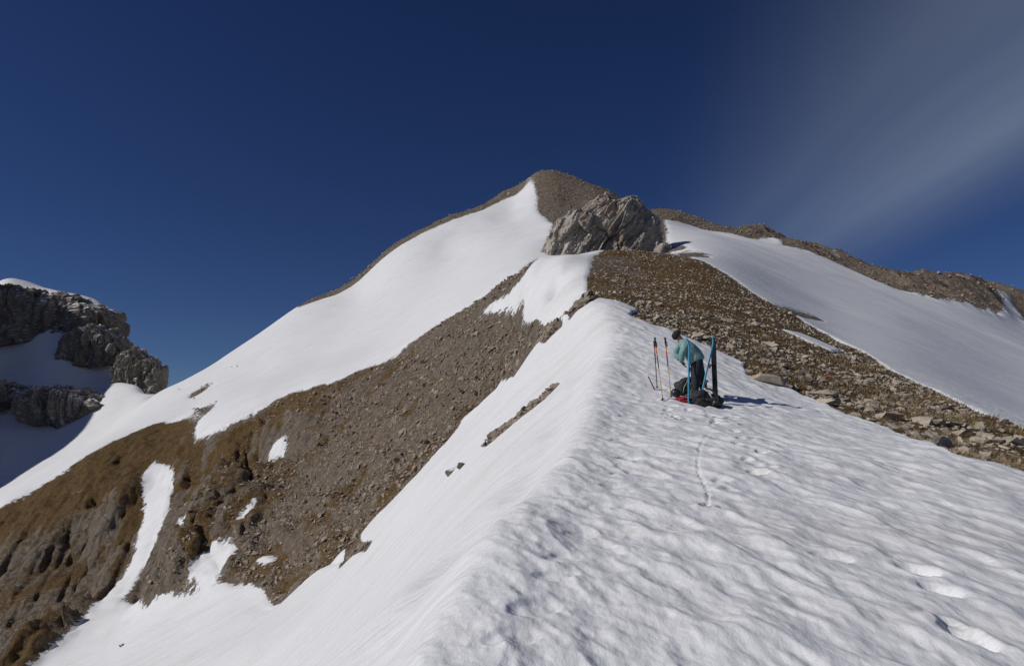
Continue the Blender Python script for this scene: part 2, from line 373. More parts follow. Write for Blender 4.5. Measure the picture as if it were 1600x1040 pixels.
def cast(u, v):
    """first point of the bare terrain along a sighting"""
    xs, zs = ray(u, v); az = math.atan(xs)
    j = (az-AZ0)/(AZ1-AZ0)*(NC-1); j0 = int(np.clip(math.floor(j), 0, NC-2)); f = j-j0
    zz = Z0[:,j0]*(1-f)+Z0[:,j0+1]*f; yy = R_ROWS*math.cos(az)
    g = zz/yy - zs
    hit = np.where((g[1:] >= 0) & (g[:-1] < 0) & (R_ROWS[1:] > 1.0))[0]
    if len(hit) == 0:
        k = int(np.argmax(np.where(R_ROWS > 1.0, g, -9))); y = yy[k]
    else:
        k = hit[0]; t = -g[k]/(g[k+1]-g[k]); y = yy[k]+(yy[k+1]-yy[k])*t
    return (xs*y, y)
def ground_z(x, y):
    r = math.hypot(x, y); az = math.atan2(x, y)
    i = np.interp(r, R_ROWS, np.arange(NR)); j = (az-AZ0)/(AZ1-AZ0)*(NC-1)
    i0 = int(np.clip(math.floor(i), 0, NR-2)); j0 = int(np.clip(math.floor(j), 0, NC-2)); a = i-i0; b = j-j0
    return float((Z[i0,j0]*(1-b)+Z[i0,j0+1]*b)*(1-a)+(Z[i0+1,j0]*(1-b)+Z[i0+1,j0+1]*b)*a)
def inside(poly, x, y):
    res = np.zeros(x.shape, bool); n_ = len(poly)
    for i in range(n_):
        x0, y0 = poly[i]; x1, y1 = poly[(i+1) % n_]
        c = ((y0 > y) != (y1 > y)) & (x < (x1-x0)*(y-y0)/((y1-y0) if y1 != y0 else 1e-9)+x0); res ^= c
    return res
#TERRAIN_MASKS
def C(pts): return [cast(u, v) for u, v in pts]
def beyond(us, k):
    """the hidden far side behind a skyline, walked back from right to left"""
    r = []
    for u in us:
        xs, _ = ray(u, 400); az = math.atan(xs); j = int(round((az-AZ0)/(AZ1-AZ0)*(NC-1)))
        kk = int(np.argmax(np.where(R_ROWS > 60, Z0[:,j]/R_ROWS, -9))); rr = R_ROWS[kk]*k; r.append((rr*math.sin(az), rr*math.cos(az)))
    return r
warp = np.clip(RR*0.005, 0.04, 0.9)
wx = X + warp*fbm(X/(warp*5), Y/(warp*5), 5, 3, 0.65); wy = Y + warp*fbm(X/(warp*5)+40, Y/(warp*5)+9, 5, 4, 0.65)
BAND = C([(935,472),(915,457),(880,490),(850,503),(812,508),(822,487),(800,487),(732,503),(772,468),(832,416),(843,402),(800,432),(700,497),(640,537),(600,564),(560,584),(520,602),(490,606),
          (440,620),(400,642),(350,670),(322,682),(300,690),(303,664),(285,655),(240,664),(180,690),(100,738),(0,797),(-150,880),(-150,1100),(0,1110),(75,1035),(110,1000),(150,950),(185,945),(215,925),(222,962),(260,940),(300,935),(345,915),(380,910),(410,920),(428,945),(440,940),
          (470,910),(500,885),(525,870),(532,888),(575,850),(560,835),(600,795),(640,755),(700,690),(720,660),(745,635),(770,610),(800,590),(850,545),(890,510),(922,480)])
STRIP = C([(942,393),(930,398),(925,412),(917,432),(915,456),(936,470),(1000,486),(985,495),(1060,523),(1110,545),(1165,570),(1170,590),(1230,606),(1300,640),(1400,676),(1500,716),(1600,743),(1750,792),(2150,890),
           (2150,812),(1750,732),(1600,673),(1480,621),(1390,578),(1340,547),(1240,492),(1185,463),(1140,432),(1100,409),(1050,399),(1000,393)])
SUMMIT = C([(831,279),(836,300),(843,330),(862,347),(858,385),(880,398),(1048,400),(1040,370),(1038,344),(1100,358),(1185,377)]) + beyond([1190,1100,1000,900,850,832], 1.5)
RIDGE = C([(1185,370),(1230,387),(1290,404),(1315,414),(1400,452),(1460,471),(1540,488),(1600,498),(1750,566)]) + beyond([1750,1600,1500,1400,1300,1190], 1.5)
RIM = beyond([468,500,540,590,640,690,740,790,822], 0.94) + beyond([822,740,640,560,500,468], 1.4)
ROCKS = [C(p) for p in (
    [(876,600),(852,627),(800,667),(770,692),(758,702),(766,680),(800,655),(850,618)],
    [(258,617),(302,602),(275,622)], [(278,627),(325,599),(335,597),(300,627)], [(303,642),(342,627),(322,652),(300,655)], [(355,575),(385,569),(365,577)],
    [(1215,478),(1262,490),(1290,503),(1235,490)], [(1050,378),(1100,396),(1132,409),(1060,402)], [(1300,548),(1350,562),(1385,577),(1340,567)],
    [(10,745),(28,742),(15,752)], [(175,632),(200,625),(190,640)], [(552,845),(580,850),(570,868),(548,872)], [(1270,640),(1290,655),(1280,650)])]
SNOWS = [C(p) for p in (
    [(238,718),(276,735),(262,790),(232,860),(200,932),(150,950),(168,918),(215,840),(224,790),(222,750)],
    [(410,783),(395,795),(365,830),(370,850),(340,860),(300,900),(287,920),(325,923),(345,905),(370,875),(364,850),(382,820),(402,800)],
    [(394,866),(430,849),(431,872),(408,883)], [(274,840),(298,831),(291,855),(271,863)], [(440,655),(452,702),(408,706),(432,685)], [(478,629),(512,624),(492,637)],
    [(1218,516),(1250,522),(1320,552),(1300,552),(1255,532)], [(868,518),(890,508),(880,520)], [(1552,450),(1566,452),(1586,480),(1600,496),(1545,489),(1572,478)], [(1196,366),(1215,372),(1222,384),(1205,378)], [(1294,398),(1312,400),(1312,411)],
    [(520,872),(545,850),(530,890)], [(1470,446),(1482,449),(1478,457)])]
rock = inside(BAND, wx, wy) | inside(STRIP, wx, wy) | inside(SUMMIT, wx, wy) | inside(RIDGE, wx, wy) | inside(RIM, wx, wy)
in_band = inside(BAND, wx, wy); in_strip = inside(STRIP, wx, wy)
spk = fbm(X*0.45, Y*0.45, 4, 33, 0.6)
for p in ROCKS: rock |= inside(p, wx, wy) & ((RR < 70) | (spk > -0.08))
for p in SNOWS: rock &= ~inside(p, wx, wy)
snow = 1.0-rock.astype(float)
fb = sstep(25, 60, RR); snow = blur(snow, 1)*(1-fb) + blur(snow, 3)*fb
band_s = blur(in_band.astype(float), 6); strip_s = blur(in_strip.astype(float), 3)
rk = 1-snow
# grass: dry turf on the left spur, streaks in the scree, between the stones of the strip
gx = -0.55*X + 0.83*Y; gy = 0.83*X + 0.55*Y
gr_l = sstep(-26, -48, X)*(0.10+0.52*sstep(84, 99, Y+0.15*X+8)) + 0.46*sstep(4, -8, X)
grass = band_s*(gr_l + 0.7*fbm(gx*0.16, gy*0.035, 5, 21, 0.6)) + strip_s*(0.62 + 0.6*fbm(X*0.25, Y*0.25, 4, 22)) + 0.12
grass = np.where(in_band | in_strip, grass, 0.18)
stone = np.clip(0.75 + 0.5*fbm(X*0.08, Y*0.08, 3, 31) - band_s*sstep(-30, -55, X)*0.9, 0, 1)
far = sstep(20, 60, RR)

# relief ---------------------------------------------------------------
dz = rk*(fbm(X*1.6, Y*1.6, 4, 11, 0.6)*0.07 + fbm(X*0.4, Y*0.4, 4, 12, 0.6)*0.16*sstep(15, 40, RR) + fbm(X*0.1, Y*0.1, 4, 13, 0.6)*0.5*sstep(60, 150, RR))
butt = blur(in_band.astype(float), 10)*sstep(-14, -34, X)
hx = -0.25*X + 0.97*Y; hy = 0.97*X + 0.25*Y
ribs = ridged(hx*0.03 + 0.5*fbm(X*0.04, Y*0.04, 2, 5), hy*0.085, 4, 41, 0.5)
dz += butt*((0.62-ribs)*12.0*(0.35+0.65*rk)*(1-0.65*sstep(84, 99, Y+0.15*X+8)) + rk*fbm(X*0.5, Y*0.5, 5, 43, 0.7)*0.6)
mid_b = blur(in_band.astype(float), 6)*(1-sstep(-14, -34, X))
dz += mid_b*(0.6-ridged(gx*0.05, gy*0.16, 5, 45, 0.55))*2.4
dz += rk*sstep(120, 160, RR)*(ridged(X*0.06, Y*0.06, 5, 47, 0.6)-0.6)*np.where(X > 55, 1.5+6.0*sstep(55, 85, X), 1.5)
# snow: broad swells, then sun cups and wind ripples near by
dz += snow*np.clip(RR*0.0022, 0.01, 0.5)*fbm(X*0.08, Y*0.08, 3, 51)*1.0
nearf = 1-sstep(22, 45, RR)
cx_ = np.interp(Y, crest_xyz[:,1], crest_xyz[:,0])
topside = sstep(-0.5, 0.4, X-cx_)
rx = 0.93*X + 0.36*Y; ry = -0.36*X + 0.93*Y
cups = fbm(rx*3.6, ry*1.7, 3, 61, 0.5)*0.030 + (ridged(rx*3.0+0.3*fbm(X, Y, 2, 8), ry*1.5, 2, 63, 0.4)-0.6)*0.046 + fbm(rx*9, ry*5.0, 3, 65, 0.5)*0.016
dz += snow*nearf*cups*(0.3+0.7*topside)
# drifted snow stands a little above the stones
dz += sstep(0.3, 0.9, snow)*np.clip(0.05+RR*0.0015, 0.05, 0.3)
Z = Z0 + dz
def pit(x0, y0, ax, ay, rot, depth, rim=0.2):
    depth = depth*(0.36 if x0 < 1.2 else 0.6); ax *= 0.85; ay *= 0.85
    m = (np.abs(X-x0) < 1.2) & (np.abs(Y-y0) < 1.2)
    dx, dy = X[m]-x0, Y[m]-y0; a = (dx*math.cos(rot)+dy*math.sin(rot))/ax; b = (-dx*math.sin(rot)+dy*math.cos(rot))/ay
    q = a*a+b*b
    Z[m] += -depth*(1-sstep(0.35, 1.25, q)) + depth*rim*np.exp(-((np.sqrt(q)-1.45)/0.35)**2)
#PRINTS
def sight(u, v):
    x, y = cast(u, v); return x, y
for (u, v, a, b, rot, d) in [
    (978,655,.15,.10,.3,.05),(968,692,.16,.10,.2,.05),(980,722,.16,.10,.4,.06),(974,748,.17,.10,.3,.06),(957,770,.16,.10,.2,.05),(935,800,.16,.10,.5,.04),
    (905,845,.17,.11,.4,.05),(880,885,.17,.11,.5,.05),(868,912,.17,.11,.3,.06),(836,962,.20,.12,.6,.07),(800,1010,.18,.11,.5,.05),
    (1165,692,.14,.09,-.4,.07),(1196,713,.13,.08,-.3,.06),(1184,733,.13,.09,.2,.07),(1190,745,.10,.07,.2,.05),(1128,758,.12,.08,.3,.04),(1140,772,.12,.08,.1,.04),
    (1436,905,.15,.10,-.9,.10),(1470,935,.14,.09,-.9,.09),(1515,1010,.17,.10,-1.1,.10),(1490,990,.10,.07,-1.0,.06),(1300,885,.16,.09,-.4,.05),
    (1030,560,.15,.1,.1,.05),(1010,520,.2,.12,0,.05),(1105,800,.07,.06,0,.12)]:
    x0, y0 = sight(u, v); pit(x0, y0, a, b, rot, d)
rp = random.Random(5)
for _ in range(22):
    x0, y0 = sight(rp.uniform(1040, 1150), rp.uniform(628, 662)); pit(x0, y0, rp.uniform(.10, .15), rp.uniform(.06, .09), rp.uniform(-1.5, 1.5), rp.uniform(.05, .09))
for k in range(8):
    x0, y0 = sight(1150+6.5*k+rp.uniform(-5, 5), 668+11*k); pit(x0+0.12*(-1)**k, y0, .12, .07, 1.2+rp.uniform(-.3, .3), rp.uniform(.03, .06))
def groove(pix, w, depth):
    pts = [sight(u, v) for u, v in pix]
    for (xa, ya), (xb, yb) in zip(pts[:-1], pts[1:]):
        m = (X > min(xa, xb)-.3) & (X < max(xa, xb)+.3) & (Y > min(ya, yb)-.3) & (Y < max(ya, yb)+.3)
        px, py = X[m], Y[m]; ll = (xb-xa)**2+(yb-ya)**2
        t = np.clip(((px-xa)*(xb-xa)+(py-ya)*(yb-ya))/ll, 0, 1)
        q = np.hypot(px-xa-t*(xb-xa), py-ya-t*(yb-ya)) + 0.012*fbm(px*9, py*9, 2, 71)
        Z[m] -= depth*(1-sstep(w*0.5, w*1.6, q))*(t < 1)
groove([(1098,640),(1113,665),(1110,680),(1093,705),(1090,740),(1107,775),(1105,800)], 0.006, 0.016)

# normals of the full sheet, shared by the pieces it is cut into
P = np.stack([X, Y, Z], -1)
_gx = np.gradient(blur(Z, 1), axis=1)/(np.gradient(TT, axis=1)*RR); _gr = np.gradient(blur(Z, 1), axis=0)/np.gradient(RR, axis=0)
steep = np.hypot(_gx, _gr)
grass = np.clip(grass - 0.75*sstep(0.85, 1.6, steep)*band_s, 0, 1)
stone = stone*(1-0.9*sstep(1.0, 1.7, steep)*band_s)
du = np.gradient(P, axis=1); dv = np.gradient(P, axis=0)
NRM = np.cross(du, dv); NRM /= np.linalg.norm(NRM, axis=2, keepdims=True)
if NRM[5,5,2] < 0: NRM = -NRM
# broken rock faces: blocks pushed out and in along the surface normal
fm = (blur(in_band.astype(float), 4)*rk*sstep(-10, -26, X)*sstep(0.55, 1.0, steep) > 0.05)
fw = (blur(in_band.astype(float), 4)*rk*sstep(-10, -26, X)*sstep(0.55, 1.0, steep))[fm]
q3 = np.stack([gx[fm], gy[fm], Z[fm]], 1)*np.array((0.35, 1.0, 0.6)); fd = 0
for lv, (sc_, am_) in enumerate(((3.6, 1.0), (1.5, 0.45))):
    d1_, d2_, ci_, ti_ = cell3(q3/sc_, 300+20*lv); fd = fd + am_*(0.7*(ci_-0.5)+1.8*ti_-0.3*(1-np.clip((d2_-d1_)/0.08, 0, 1)))
P[fm] += NRM[fm]*(fw*fd*0.8)[:,None]
Z = P[:,:,2].copy()
du = np.gradient(P, axis=1); dv = np.gradient(P, axis=0)
NRM = np.cross(du, dv); NRM /= np.linalg.norm(NRM, axis=2, keepdims=True)
if NRM[5,5,2] < 0: NRM = -NRM
idx = np.arange(NR*NC).reshape(NR, NC)
Q = np.stack([idx[:-1,:-1], idx[:-1,1:], idx[1:,1:], idx[1:,:-1]], -1).reshape(-1, 4)
if True:
    a, b, c = P.reshape(-1,3)[Q[1000,0]], P.reshape(-1,3)[Q[1000,1]], P.reshape(-1,3)[Q[1000,2]]
    if np.cross(b-a, c-b)[2] < 0: Q = Q[:, ::-1]
fs = (snow[:-1,:-1]+snow[1:,1:]+snow[:-1,1:]+snow[1:,:-1]).reshape(-1)/4
fx = X[:-1,:-1].reshape(-1); fy = Y[:-1,:-1].reshape(-1); fr = RR[:-1,:-1].reshape(-1)
fband = in_band[:-1,:-1].reshape(-1); fstrip = in_strip[:-1,:-1].reshape(-1)
crx = np.interp(fy, np.r_[crest_xyz[:,1], 264], np.r_[crest_xyz[:,0], 13.0])
is_s = fs > 0.5
zone = np.where(is_s, np.where((fx > crx) & (fr < 33), 0, np.where((fx > crx) & (fr > 33), 2, np.where((fx < -60) & (fr > 165), 3, 1))),
                np.where(fstrip, 4, np.where(fband, 5, np.where((fx > 60), 7, np.where(fx < -60, 3, 6)))))
NAMES = ['snow_ridge', 'snow_slope', 'snow_field', 'snow_basin', 'rocky_ground', 'scree_slope', 'summit_scree', 'rocky_ridge']
TERR = {}
for zi, nm in enumerate(NAMES):
    q = Q[zone == zi]
    if len(q) == 0: continue
    used, inv = np.unique(q.ravel(), return_inverse=True)
    me = np_mesh(nm, P.reshape(-1,3)[used], inv.reshape(-1,4), True, NRM.reshape(-1,3)[used])
    for an, arr in (('snow', snow), ('grass', grass), ('stone', stone), ('far', far)):
        t = me.attributes.new(an, 'FLOAT', 'POINT'); t.data.foreach_set('value', arr.reshape(-1)[used].astype(np.float32))
    TERR[nm] = new_obj(nm, me, None, MAT_TERRAIN, 'structure')
# the low country far beneath the mountain
def valley():
    V = [(0,0,-420)]; F_ = []
    for k in range(48):
        a = 2*math.pi*k/48; V.append((30000*math.cos(a), 30000*math.sin(a), -420))
    for k in range(48): F_.append((0, 1+k, 1+(k+1) % 48))
    m, nt, b = mat_new('valley_floor'); p = nd(nt, 'ShaderNodeNewGeometry').outputs['Position']
    nz = nd(nt, 'ShaderNodeTexNoise', i_Scale=0.002, i_Detail=8); nt.links.new(p, nz.inputs['Vector'])
    nt.links.new(ramp(nt, nz.outputs[0], [(0.35, (0.05, 0.06, 0.035)), (0.65, (0.16, 0.13, 0.09))]), b.inputs['Base Color']); b.inputs['Roughness'].default_value = 1
    new_obj('valley', np_mesh('valley', V, F_), None, m, 'structure')
valley()
#OBJECTS
# ------------------------------------------------------------------ rock masses
def make_crag_mat(name, tint=(1,1,1), dark=1.0, ledge=False):
    m, nt, b = mat_new(name); L = nt.links.new
    pos = nd(nt, 'ShaderNodeNewGeometry').outputs['Position']
    def noise(sc, det=6, rough=0.6, vec=pos):
        n_ = nd(nt, 'ShaderNodeTexNoise', i_Scale=sc, i_Detail=det, i_Roughness=rough); L(vec, n_.inputs['Vector']); return n_.outputs[0]
    k = lambda c: tuple(x*t*dark for x, t in zip(c, tint))
    col = ramp(nt, noise(0.45, 8, 0.65), [(0.3, k((0.17, 0.155, 0.135))), (0.5, k((0.285, 0.262, 0.232))), (0.72, k((0.38, 0.352, 0.312)))])
    col = mixc(nt, maprange(nt, noise(0.22, 5), 0.55, 0.72, 0, 0.6), col, k((0.34, 0.25, 0.18)))
    mp = nd(nt, 'ShaderNodeMapping'); mp.inputs['Scale'].default_value = (1.2, 1.2, 0.22); L(pos, mp.inputs[0])
    col = mixc(nt, maprange(nt, noise(0.9, 6, 0.6, mp.outputs[0]), 0.56, 0.74, 0, 0.55), col, k((0.11, 0.10, 0.09)))
    col = mixc(nt, maprange(nt, noise(3.5, 6, 0.7), 0.55, 0.8, 0, 0.5), col, k((0.13, 0.115, 0.10)))
    if ledge:
        sx = nd(nt, 'ShaderNodeSeparateXYZ'); L(nd(nt, 'ShaderNodeNewGeometry').outputs['True Normal'], sx.inputs[0])
        sn = mth(nt, 'ADD', sx.outputs[2], mth(nt, 'MULTIPLY', mth(nt, 'SUBTRACT', noise(0.25, 4), 0.5), 0.9))
        col = mixc(nt, maprange(nt, sn, 0.66, 0.74), col, (0.80, 0.80, 0.80))
    L(col, b.inputs['Base Color']); b.inputs['Roughness'].default_value = 0.9; b.inputs['Specular IOR Level'].default_value = 0.2
    v = nd(nt, 'ShaderNodeTexVoronoi', feature='DISTANCE_TO_EDGE', i_Scale=0.8); L(pos, v.inputs['Vector'])
    h = mth(nt, 'ADD', mth(nt, 'MULTIPLY', noise(3.5, 9, 0.7), 0.45), mth(nt, 'MULTIPLY', maprange(nt, v.outputs['Distance'], 0, 0.12), 0.12))
    bp = nd(nt, 'ShaderNodeBump'); bp.inputs['Strength'].default_value = 0.8; bp.inputs['Distance'].default_value = 0.5
    L(h, bp.inputs['Height']); L(bp.outputs[0], b.inputs['Normal']); return m
MAT_CRAG = make_crag_mat('limestone_crag', (1.0, 0.98, 0.95), 1.5); MAT_CLIFF = make_crag_mat('shaded_cliff', (1.0, 0.95, 0.88), 0.72, True)  # cliff colours darkened to hold the left peak's shade; boulders reuse them

def crag(name, outline, Yc, depth, mat, label, cat, amp=1.0, cell=3.0, lean=0.5, seed=0, na=360, nb=130, flat=0.55, facing=0.0):
    """a rock mass with the given outline as sighted, real depth, blocks and clefts"""
    pts = np.array([at(u, v, Yc) for u, v in outline])[:, [0, 2]]
    c = np.array([(pts[:,0].min()+pts[:,0].max())/2, pts[:,1].min()*0.62+pts[:,1].max()*0.38]); q = pts-c
    al = np.linspace(-math.pi, math.pi, na, endpoint=False); R = np.zeros(na)
    for i, a in enumerate(al):
        d = np.array([math.cos(a), math.sin(a)])
        for k in range(len(q)):
            p0, p1 = q[k], q[(k+1) % len(q)]; e = p1-p0; den = d[0]*e[1]-d[1]*e[0]
            if abs(den) < 1e-9: continue
            t = (p0[0]*e[1]-p0[1]*e[0])/den; w = (p0[0]*d[1]-p0[1]*d[0])/den
            if t > 0 and -1e-6 <= w <= 1+1e-6: R[i] = max(R[i], t)
    mexp = min(6.0, 2/flat); h_ = nb//4
    cbs = np.unique(np.concatenate([np.linspace(0, 1, h_), (1-np.linspace(0, 1, h_)**mexp)**(1/mexp)]))
    dps = (1-cbs**mexp)**(1/mexp)
    prof = np.concatenate([np.stack([cbs, -dps], 1), np.stack([cbs, dps], 1)[::-1][1:]]); nb = len(prof)
    A_, I_ = np.meshgrid(np.arange(na), np.arange(nb), indexing='ij'); cb = prof[I_, 0]; B_ = np.arctan2(prof[I_, 1], np.maximum(cb, 1e-6))
    lx = R[A_]*np.cos(al[A_])*cb; lz = R[A_]*np.sin(al[A_])*cb; ly = depth*prof[I_, 1]
    V = np.stack([lx, ly, lz], -1).reshape(-1, 3)
    # outward direction
    nr = np.stack([np.cos(al[A_])*np.cos(B_), np.sin(B_), np.sin(al[A_])*np.cos(B_)], -1).reshape(-1, 3)
    S_ = np.array(((1, 0, -lean), (0, 1, -0.15), (0, 0, 1)))
    w = V@S_.T; w[:,2] *= 0.32
    wv = w + 0.22*cell*np.stack([vnoise3(w/(cell*1.2), seed+1), vnoise3(w/(cell*1.2), seed+2), vnoise3(w/(cell*1.2), seed+3)], 1)
    dsp = 0
    for lv, (sc, am) in enumerate(((cell, 1.0), (cell*0.42, 0.42), (cell*0.17, 0.17))):
        d1, d2, cid, tilt = cell3(wv/sc, seed+20*lv)
        dsp = dsp + am*0.75*(cid-0.5) + am*2.4*tilt - am*0.30*(1-np.clip((d2-d1)/0.06, 0, 1))
    for o in range(4): dsp = dsp + (vnoise3(V*(2.5*2**o)/cell, seed+50+o)-0.5)*0.28*0.62**o
    V = V + nr*(dsp*amp*cell*0.30)[:,None]
    if facing:
        cf, sf = math.cos(facing), math.sin(facing); V = np.stack([V[:,0]*cf-V[:,1]*sf, V[:,0]*sf+V[:,1]*cf, V[:,2]], 1)
    i = np.arange(na*nb).reshape(na, nb); i2 = np.roll(i, -1, axis=0)
    Fq = np.stack([i[:,:-1], i2[:,:-1], i2[:,1:], i[:,1:]], -1).reshape(-1, 4)[:, ::-1]
    zb = V[:,2].min()
    o = new_obj(name, np_mesh(name, V-np.array((0,0,zb)), Fq, False), None, mat, None, label, cat)
    o.location = (c[0], Yc, c[1]+zb); return o
crag('rock_outcrop', [(842,424),(848,400),(856,376),(868,354),(890,339),(906,342),(925,324),(945,316),(958,326),(984,318),(1004,332),(1018,350),(1026,378),(1036,398),(1040,414),(1000,428),(900,428)], 110, 7.0, MAT_CRAG,
     'big fractured grey limestone outcrop standing on the ridge below the summit', 'rock', 1.0, 3.2, 0.6, 1, 520, 190, 0.45)
crag('cliff', [(-190,470),(-60,458),(0,456),(50,455),(108,466),(150,478),(168,488),(178,502),(176,522),(150,530),(112,524),(60,535),(0,565),(-100,600),(-200,610)], 272, 14, MAT_CLIFF,
     'dark upper cliff wall beneath the snow cap of the left peak', 'cliff', 1.25, 6.5, 0.05, 11, 560, 150, 0.22)
crag('rock_tower', [(104,556),(112,528),(138,518),(158,510),(180,524),(197,550),(186,568),(165,575),(130,580),(110,570)], 256, 9, MAT_CLIFF,
     'blunt ribbed rock tower right under the end of the upper cliff', 'rock', 1.2, 4.5, 0.1, 21, 340, 120, 0.3)
crag('rock_spur', [(186,575),(196,556),(215,546),(222,560),(238,561),(249,577),(252,614),(240,628),(215,622),(194,616)], 240, 7, MAT_CLIFF,
     'small jagged rock spur with snow ledges ending at the saddle', 'rock', 1.4, 3.4, 0.2, 31, 340, 120, 0.35)
crag('cliff', [(38,640),(48,615),(78,606),(120,611),(152,621),(168,634),(152,656),(134,672),(104,668),(70,664),(44,655)], 214, 8, MAT_CLIFF,
     'lower cliff step half in shadow, islanded in the snow basin', 'cliff', 1.2, 4.5, 0.0, 41, 380, 120, 0.22)
crag('cliff', [(-60,615),(-10,600),(18,600),(50,607),(56,618),(30,630),(5,640),(-60,660)], 224, 8, MAT_CLIFF,
     'low shadowed rock step beside the lower cliff, at the basin edge', 'cliff', 1.2, 4.5, 0.0, 51, 340, 100, 0.22)

# ------------------------------------------------------------------ loose stones
def make_stone_mat():
    m, nt, b = mat_new('pale_limestone'); L = nt.links.new
    tc = nd(nt, 'ShaderNodeTexCoord'); oi = nd(nt, 'ShaderNodeObjectInfo'); pos = nd(nt, 'ShaderNodeNewGeometry').outputs['Position']
    def noise(sc, det=5, rough=0.6):
        n_ = nd(nt, 'ShaderNodeTexNoise', i_Scale=sc, i_Detail=det, i_Roughness=rough); L(pos, n_.inputs['Vector']); return n_.outputs[0]
    r = mth(nt, 'FRACT', mth(nt, 'ADD', oi.outputs['Random'], noise(0.9, 1)))
    col = ramp(nt, noise(1.7, 3), [(0.3, (0.35, 0.30, 0.245)), (0.5, (0.49, 0.43, 0.34)), (0.7, (0.58, 0.48, 0.355))])
    col = mixc(nt, maprange(nt, noise(11, 6, 0.7), 0.42, 0.7, 0, 0.55), col, (0.23, 0.21, 0.185))
    col = mixc(nt, maprange(nt, noise(2.6, 4, 0.6), 0.63, 0.74, 0, 0.6), col, (0.40, 0.22, 0.11))
    L(col, b.inputs['Base Color']); b.inputs['Roughness'].default_value = 0.9; b.inputs['Specular IOR Level'].default_value = 0.2
    bp = nd(nt, 'ShaderNodeBump'); bp.inputs['Strength'].default_value = 0.7; bp.inputs['Distance'].default_value = 0.04
    L(noise(14, 8, 0.65), bp.inputs['Height']); L(bp.outputs[0], b.inputs['Normal']); return m
MAT_STONE = make_stone_mat()
def stone_shape(seed, n_=13, flat=0.55):
    rs = random.Random(seed); bm = bmesh.new()
    for _ in range(n_):
        v = Vector((rs.uniform(-1, 1), rs.uniform(-1, 1), rs.uniform(-1, 1)))
        m_ = max(abs(v.x), abs(v.y), abs(v.z)); v = v/m_*(0.75+0.25*rs.random())
        bm.verts.new((v.x*0.5, v.y*0.5*rs.uniform(0.6, 0.9), v.z*0.5*flat))
    r = bmesh.ops.convex_hull(bm, input=bm.verts)
    bmesh.ops.delete(bm, geom=[g for g in r['geom_interior'] if isinstance(g, bmesh.types.BMVert)], context='VERTS')
    bmesh.ops.triangulate(bm, faces=bm.faces); bmesh.ops.recalc_face_normals(bm, faces=bm.faces)
    me = bpy.data.meshes.new('stone'); bm.to_mesh(me); bm.free(); me.materials.append(MAT_STONE); return me
SHAPES = [stone_shape(100+i, random.Random(i).choice((10, 12, 14, 16)), random.Random(i+50).uniform(0.4, 0.85)) for i in range(16)]
def add_stone(x, y, size, sq, rz, me, parent, tilt=0.2, sink=0.2):
    o = bpy.data.objects.new('stone', me); COL.objects.link(o); o.parent = parent
    h = size*sq
    o.location = (x, y, ground_z(x, y)+h*0.5*(0.6-sink)); o.scale = (size, size*random.uniform(0.7, 1.1), h*1.6)
    o.rotation_euler = (random.uniform(-tilt, tilt), random.uniform(-tilt, tilt), rz); return o
GROUND = TERR['rocky_ground']
BIG = [(1205,602,78,.34),(1284,618,50,.4),(1258,594,34,.5),(1303,602,18,.9),(1289,594,16,.9),(1361,646,28,.8),(1252,583,26,.45),(1392,655,46,.6),(1446,660,44,.6),(1386,630,22,.7),
       (1416,620,24,.7),(1560,695,26,.6),(1490,668,32,.5),(1568,728,24,.6),(1335,650,20,.6),(1225,575,26,.5),(1184,580,16,.7),(1320,612,24,.5),(1475,690,28,.45),(1530,672,24,.4),(1340,600,24,.5),(1200,570,22,.5)]
marked = None
for (u, v, wpx, sq) in BIG:
    x, y = cast(u, v); size = wpx*math.hypot(y, 0)/1100
    o = add_stone(x, y, size, sq*0.62, random.uniform(-.25, .25), random.choice(SHAPES), GROUND, 0.1)
    if (u, v) == (1289,594): marked = o
cand = np.argwhere(in_strip & (rk > 0.8) & (np.abs(TT) < 0.72) & (RR < 34))
wgt = np.array([1.0/(RR[i, j]**1.2) for i, j in cand]); sel = cand[RNG.choice(len(cand), 278, replace=False, p=wgt/wgt.sum())]
for k, (i, j) in enumerate(sel):
    r = RR[i, j]; size = float(np.clip(RNG.lognormal(math.log(0.20), 0.5), 0.1, 0.6))*max(1.0, r/20)**0.7
    add_stone(float(X[i,j]), float(Y[i,j]), size, random.uniform(0.22, 0.5), random.uniform(0, 6.3), SHAPES[k % 16], GROUND)
